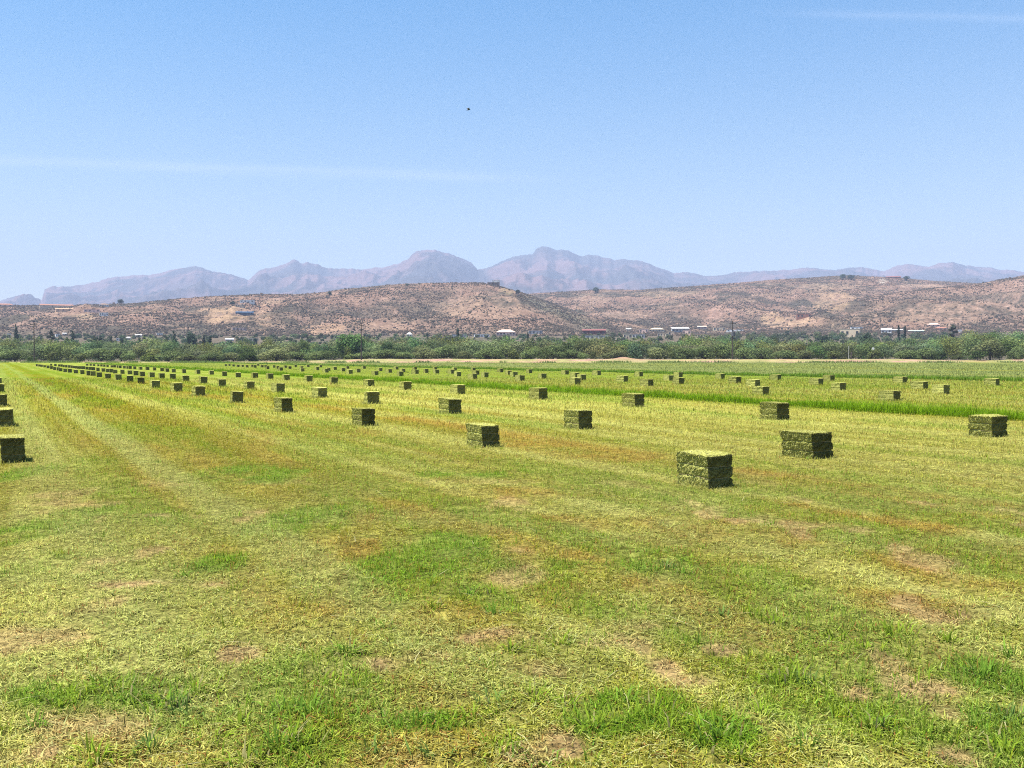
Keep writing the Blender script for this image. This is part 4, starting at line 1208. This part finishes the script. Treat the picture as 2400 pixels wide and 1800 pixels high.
house(-14, 28, 711, 718, 'pink', 'terracotta', 'hip', 'pink-roofed house cut by the left edge, on the ridge')
house(98, 168, 713, 721, 'tan', 'terracotta', 'gable', 'long dark red roofed building on the ridge, near the left edge')
house(133, 176, 722, 730, 'orange', 'orange', 'shed', 'long bright orange building below the dark red roofed one')
house(198, 233, 726, 733, 'pink', 'pink', 'flat', 'long pale pink building right of the orange one')
house(234, 254, 711, 718, 'white', 'brown', 'hip', 'white house with a brown roof on the ridge, by a dark tree')
house(234, 253, 733, 741, 'white', 'white', 'flat', 'small bright white house below the brown-roofed white house')
house(553, 593, 730, 741, 'blue', 'blue', 'shed', 'long blue building on the bare tan slope', cat='building', name='shed_building', nwin=4)
house(563, 595, 704, 710, 'white', 'white', 'flat', 'long low white house above the blue building')
house(552, 572, 715, 722, 'cream', 'white', 'flat', 'small cream house between the long white house and the blue building')
house(545, 577, 769, 775, 'pink', 'white', 'flat', 'low pinkish building above the tree belt, under the blue building')
house(560, 582, 793, 800, 'white', 'white', 'flat', 'left of two low white sheds at the top of the tree belt', cat='shed', name='shed', nwin=2)
house(585, 605, 793, 800, 'cream', 'white', 'flat', 'right of two low white sheds at the top of the tree belt', cat='shed', name='shed', nwin=2)
house(529, 547, 793, 799, 'grey', 'steel', 'gable', 'grey metal-roofed shed left of the two white sheds', cat='shed', name='shed', nwin=1)
house(501, 519, 783, 789, 'orange', 'tan', 'flat', 'small peach house right of the cypresses')
house(318, 331, 783, 790, 'white', 'white', 'gable', 'bright white gabled house by the pair of cypresses', nwin=2)
house(295, 306, 789, 797, 'white', 'grey', 'hip', 'small white house just left of the gabled one by the cypresses', nwin=1)
house(368, 381, 781, 786, 'white', 'white', 'flat', 'flat white house left of the big blue-green clump', nwin=2)
house(273, 284, 793, 799, 'white', 'white', 'flat', 'tiny white house right of the bright green conical tree', nwin=1)
house(17, 25, 782, 789, 'white', 'white', 'flat', 'tiny white house left of the tall spiky pine', nwin=1)
house(131, 140, 783, 789, 'white', 'white', 'flat', 'tiny white house right of the open-crowned pine', nwin=1)
house(147, 155, 780, 786, 'white', 'grey', 'gable', 'tiny gabled white house beside the paired blue-green pines', nwin=1)
house(892, 908, 781, 787, 'tan', 'cream', 'flat', 'small tan house right of the middle pole, above the belt', nwin=2)
house(924, 968, 794, 800, 'cream', 'cream', 'flat', 'long cream wall-like building at the top of the belt, right of the middle pole', nwin=4)
house(953, 965, 779, 790, 'white', 'white', 'hip', 'narrow white house with pointed roof above the long cream building', nwin=1)
house(1059, 1073, 785, 791, 'white', 'steel', 'flat', 'left of two white trailers above the belt', cat='trailer', name='trailer_home', nwin=2)
house(1081, 1094, 785, 791, 'white', 'steel', 'flat', 'right of two white trailers above the belt', cat='trailer', name='trailer_home', nwin=2)
house(1112, 1147, 784, 790, 'white', 'white', 'flat', 'long low white building right of the two trailers', nwin=4)
house(1163, 1208, 772, 787, 'pink', 'pink', 'hip', 'large house with a wide pale pink hipped roof at the hill foot', nwin=5)
house(1239, 1271, 775, 783, 'grey', 'pink', 'flat', 'grey house with thin pink roof right of the large hipped one')
house(1365, 1420, 771, 784, 'red', 'red', 'shed', 'long dark red sloping roof at the foot of the dark flank', cat='building', name='barn', nwin=3)
house(1372, 1426, 787, 794, 'grey', 'white', 'flat', 'long white-topped wall below the dark red roof', cat='building', name='long_building', nwin=4)
house(1461, 1480, 783, 794, 'cream', 'white', 'flat', 'square cream house at the left end of the hillside village', nwin=2)
house(1482, 1510, 784, 793, 'grey', 'grey', 'flat', 'low grey building right of the square cream house', nwin=3)
house(1468, 1479, 769, 776, 'cream', 'white', 'gable', 'small white gabled house highest at the left of the village', nwin=1)
house(1498, 1519, 772, 780, 'pink', 'pink', 'flat', 'pale pink flat house in the village', nwin=2)
house(1521, 1556, 768, 777, 'cream', 'cream', 'hip', 'wide cream-roofed house in the middle of the village', nwin=4)
house(1541, 1566, 782, 788, 'cream', 'cream', 'flat', 'low cream house below the wide cream-roofed one', nwin=3)
house(1566, 1580, 777, 787, 'tan', 'tan', 'flat', 'small tan house left of the white porch', nwin=1)
house(1575, 1615, 767, 779, 'grey', 'white', 'porch', 'house with a long bright white porch roof on dark posts', nwin=4)
house(1600, 1618, 774, 785, 'pink', 'tan', 'flat', 'pinkish house under the right end of the white porch', nwin=2)
house(1635, 1656, 764, 771, 'pink', 'pink', 'shed', 'pink house above the tree line, right of the white porch', nwin=2)
house(1634, 1654, 784, 790, 'cream', 'orange', 'flat', 'low peach house alone among greenery in front of the village', nwin=2)
house(1672, 1700, 768, 775, 'cream', 'cream', 'flat', 'long pale house left of the transformer pole', nwin=3)
house(1703, 1742, 773, 777, 'white', 'white', 'flat', 'thin white roofed building behind the transformer pole', nwin=3)
house(1725, 1735, 792, 796, 'white', 'white', 'flat', 'tiny white shed just right of the transformer pole', cat='shed', name='shed', nwin=1)
house(1829, 1851, 767, 774, 'orange', 'cream', 'flat', 'small orange house at the foot of the tan cleared slope', nwin=2)
house(1868, 1901, 736, 746, 'terracotta', 'terracotta', 'flat', 'terracotta house terraced into the tan cleared slope', nwin=3)
house(1970, 2013, 772, 790, 'cream', 'cream', 'parapet', 'cream flat-roofed block standing over the trees', cat='building', name='block_building', nwin=3)
house(1995, 2022, 767, 773, 'white', 'white', 'flat', 'white roofed house peeping over the cream block', nwin=2)
house(2066, 2088, 769, 781, 'white', 'white', 'gable', 'white gabled house with dark windows', nwin=2)
house(2089, 2114, 772, 778, 'grey', 'white', 'shed', 'grey house with white roof touching the white gabled house', nwin=2)
house(2131, 2164, 774, 779, 'pale_green', 'pale_green', 'shed', 'long pale green roof in front of the right hill', cat='building', name='barn', nwin=2)
house(2174, 2202, 757, 766, 'pink', 'pink', 'hip', 'pink roofed house, upper of the pair by the greyish tree', nwin=2)
house(2192, 2218, 766, 774, 'pink', 'terracotta', 'hip', 'darker pink roofed house, lower of the pair by the greyish tree', nwin=2)
house(2246, 2254, 773, 779, 'white', 'white', 'flat', 'tiny white house right of the greyish tree', nwin=1)
house(1153, 1170, 654, 664, 'white', 'white', 'parapet', 'white block house crowning the central hill', nwin=2)
house(1143, 1171, 662, 670, 'brown', 'brown', 'flat', 'low brown terrace building under the white hilltop house', cat='building', name='terrace_building', nwin=3, door=False)
house(2078, 2110, 647, 653, 'terracotta', 'red', 'gable', 'dark red low house on the ridge at the upper right', nwin=3)

# dark trees standing on the ridge lines
RIDGE = [(283, 700, 713, 14, 'dark round tree standing on the left ridge'), (545, 705, 716, 12, 'dark tree left of the long low white house'), (772, 683, 692, 12, 'purplish bush on the saddle of the ridge'), (1396, 672, 687, 18, 'dark tree alone on the ridge right of the central hill'),
         (1213, 678, 688, 14, 'dark bush at the right shoulder of the central hill'), (1976, 641, 655, 16, 'left one of two dark trees on the highest ridge'), (1994, 643, 656, 16, 'right one of two dark trees on the highest ridge'), (2125, 646, 658, 15, 'round dark tree beside the dark red ridge house'), (955, 664, 671, 10, 'small dark bush on the crest of the central hill')]
for (x, yt, yb, wpx, lab) in RIDGE:
    X, d, z = hit(x, yb)
    tree('broadleaf_tree', ('round', 0), X, d, z - .3, wpx * d / F, (yb - yt) * d / F + .3, lab, 'tree')

# ------------------------------------------------------------------ a bird in the sky
d = 70.0
bx, by, bz = at(1098, 257, d)
bm_mat = plain('dark_feathers', (.03, .035, .045), rough=.7)
m = MB(); k = .62
m.tube([(-.26 * k, 0, -.06 * k), (-.15 * k, 0, -.03 * k), (0, 0, 0), (.13 * k, 0, .02 * k), (.20 * k, 0, .03 * k), (.25 * k, 0, .02 * k)], [.02 * k, .045 * k, .075 * k, .06 * k, .045 * k, .008 * k], 8)
for s in (-1, 1):
    m.add([(.08 * k, s * .04 * k, .03 * k), (-.07 * k, s * .04 * k, .02 * k), (-.10 * k, s * .26 * k, .16 * k), (-.16 * k, s * .52 * k, .20 * k), (.00 * k, s * .38 * k, .22 * k), (.08 * k, s * .20 * k, .15 * k), (.0, s * .2 * k, .125 * k)],
          [(0, 1, 6), (1, 2, 6), (2, 3, 4, 6), (4, 5, 6), (5, 0, 6)])
m.add([(-.24 * k, -.02 * k, -.055 * k), (-.24 * k, .02 * k, -.055 * k), (-.40 * k, .07 * k, -.08 * k), (-.40 * k, -.07 * k, -.08 * k)], [(0, 1, 2, 3)])
o = m.build('bird', bm_mat); o.location = (bx, by, bz); o.rotation_euler = (.2, -.15, .35)
tag(o, 'small dark bird flying alone in the blue sky', 'bird')

# ------------------------------------------------------------------ air
m, nt, out = new_mat('haze_air')
pv = N(nt, 'ShaderNodeVolumePrincipled')
pv.inputs['Color'].default_value = (.505, .60, .84, 1)
pv.inputs['Density'].default_value = 1.3e-4
pv.inputs['Anisotropy'].default_value = 0.0
nt.links.new(pv.outputs[0], out.inputs['Volume'])
mb = MB(); mb.box(-11500, 11500, -11500, 11500, -1.2, 1330)
tag(mb.build('haze', m), kind='stuff')
scene.cycles.volume_bounces = 0
scene.cycles.pixel_filter_type = 'BLACKMAN_HARRIS'; scene.cycles.filter_width = 1.1
scene.cycles.max_bounces = 6
scene.cycles.use_denoising = False
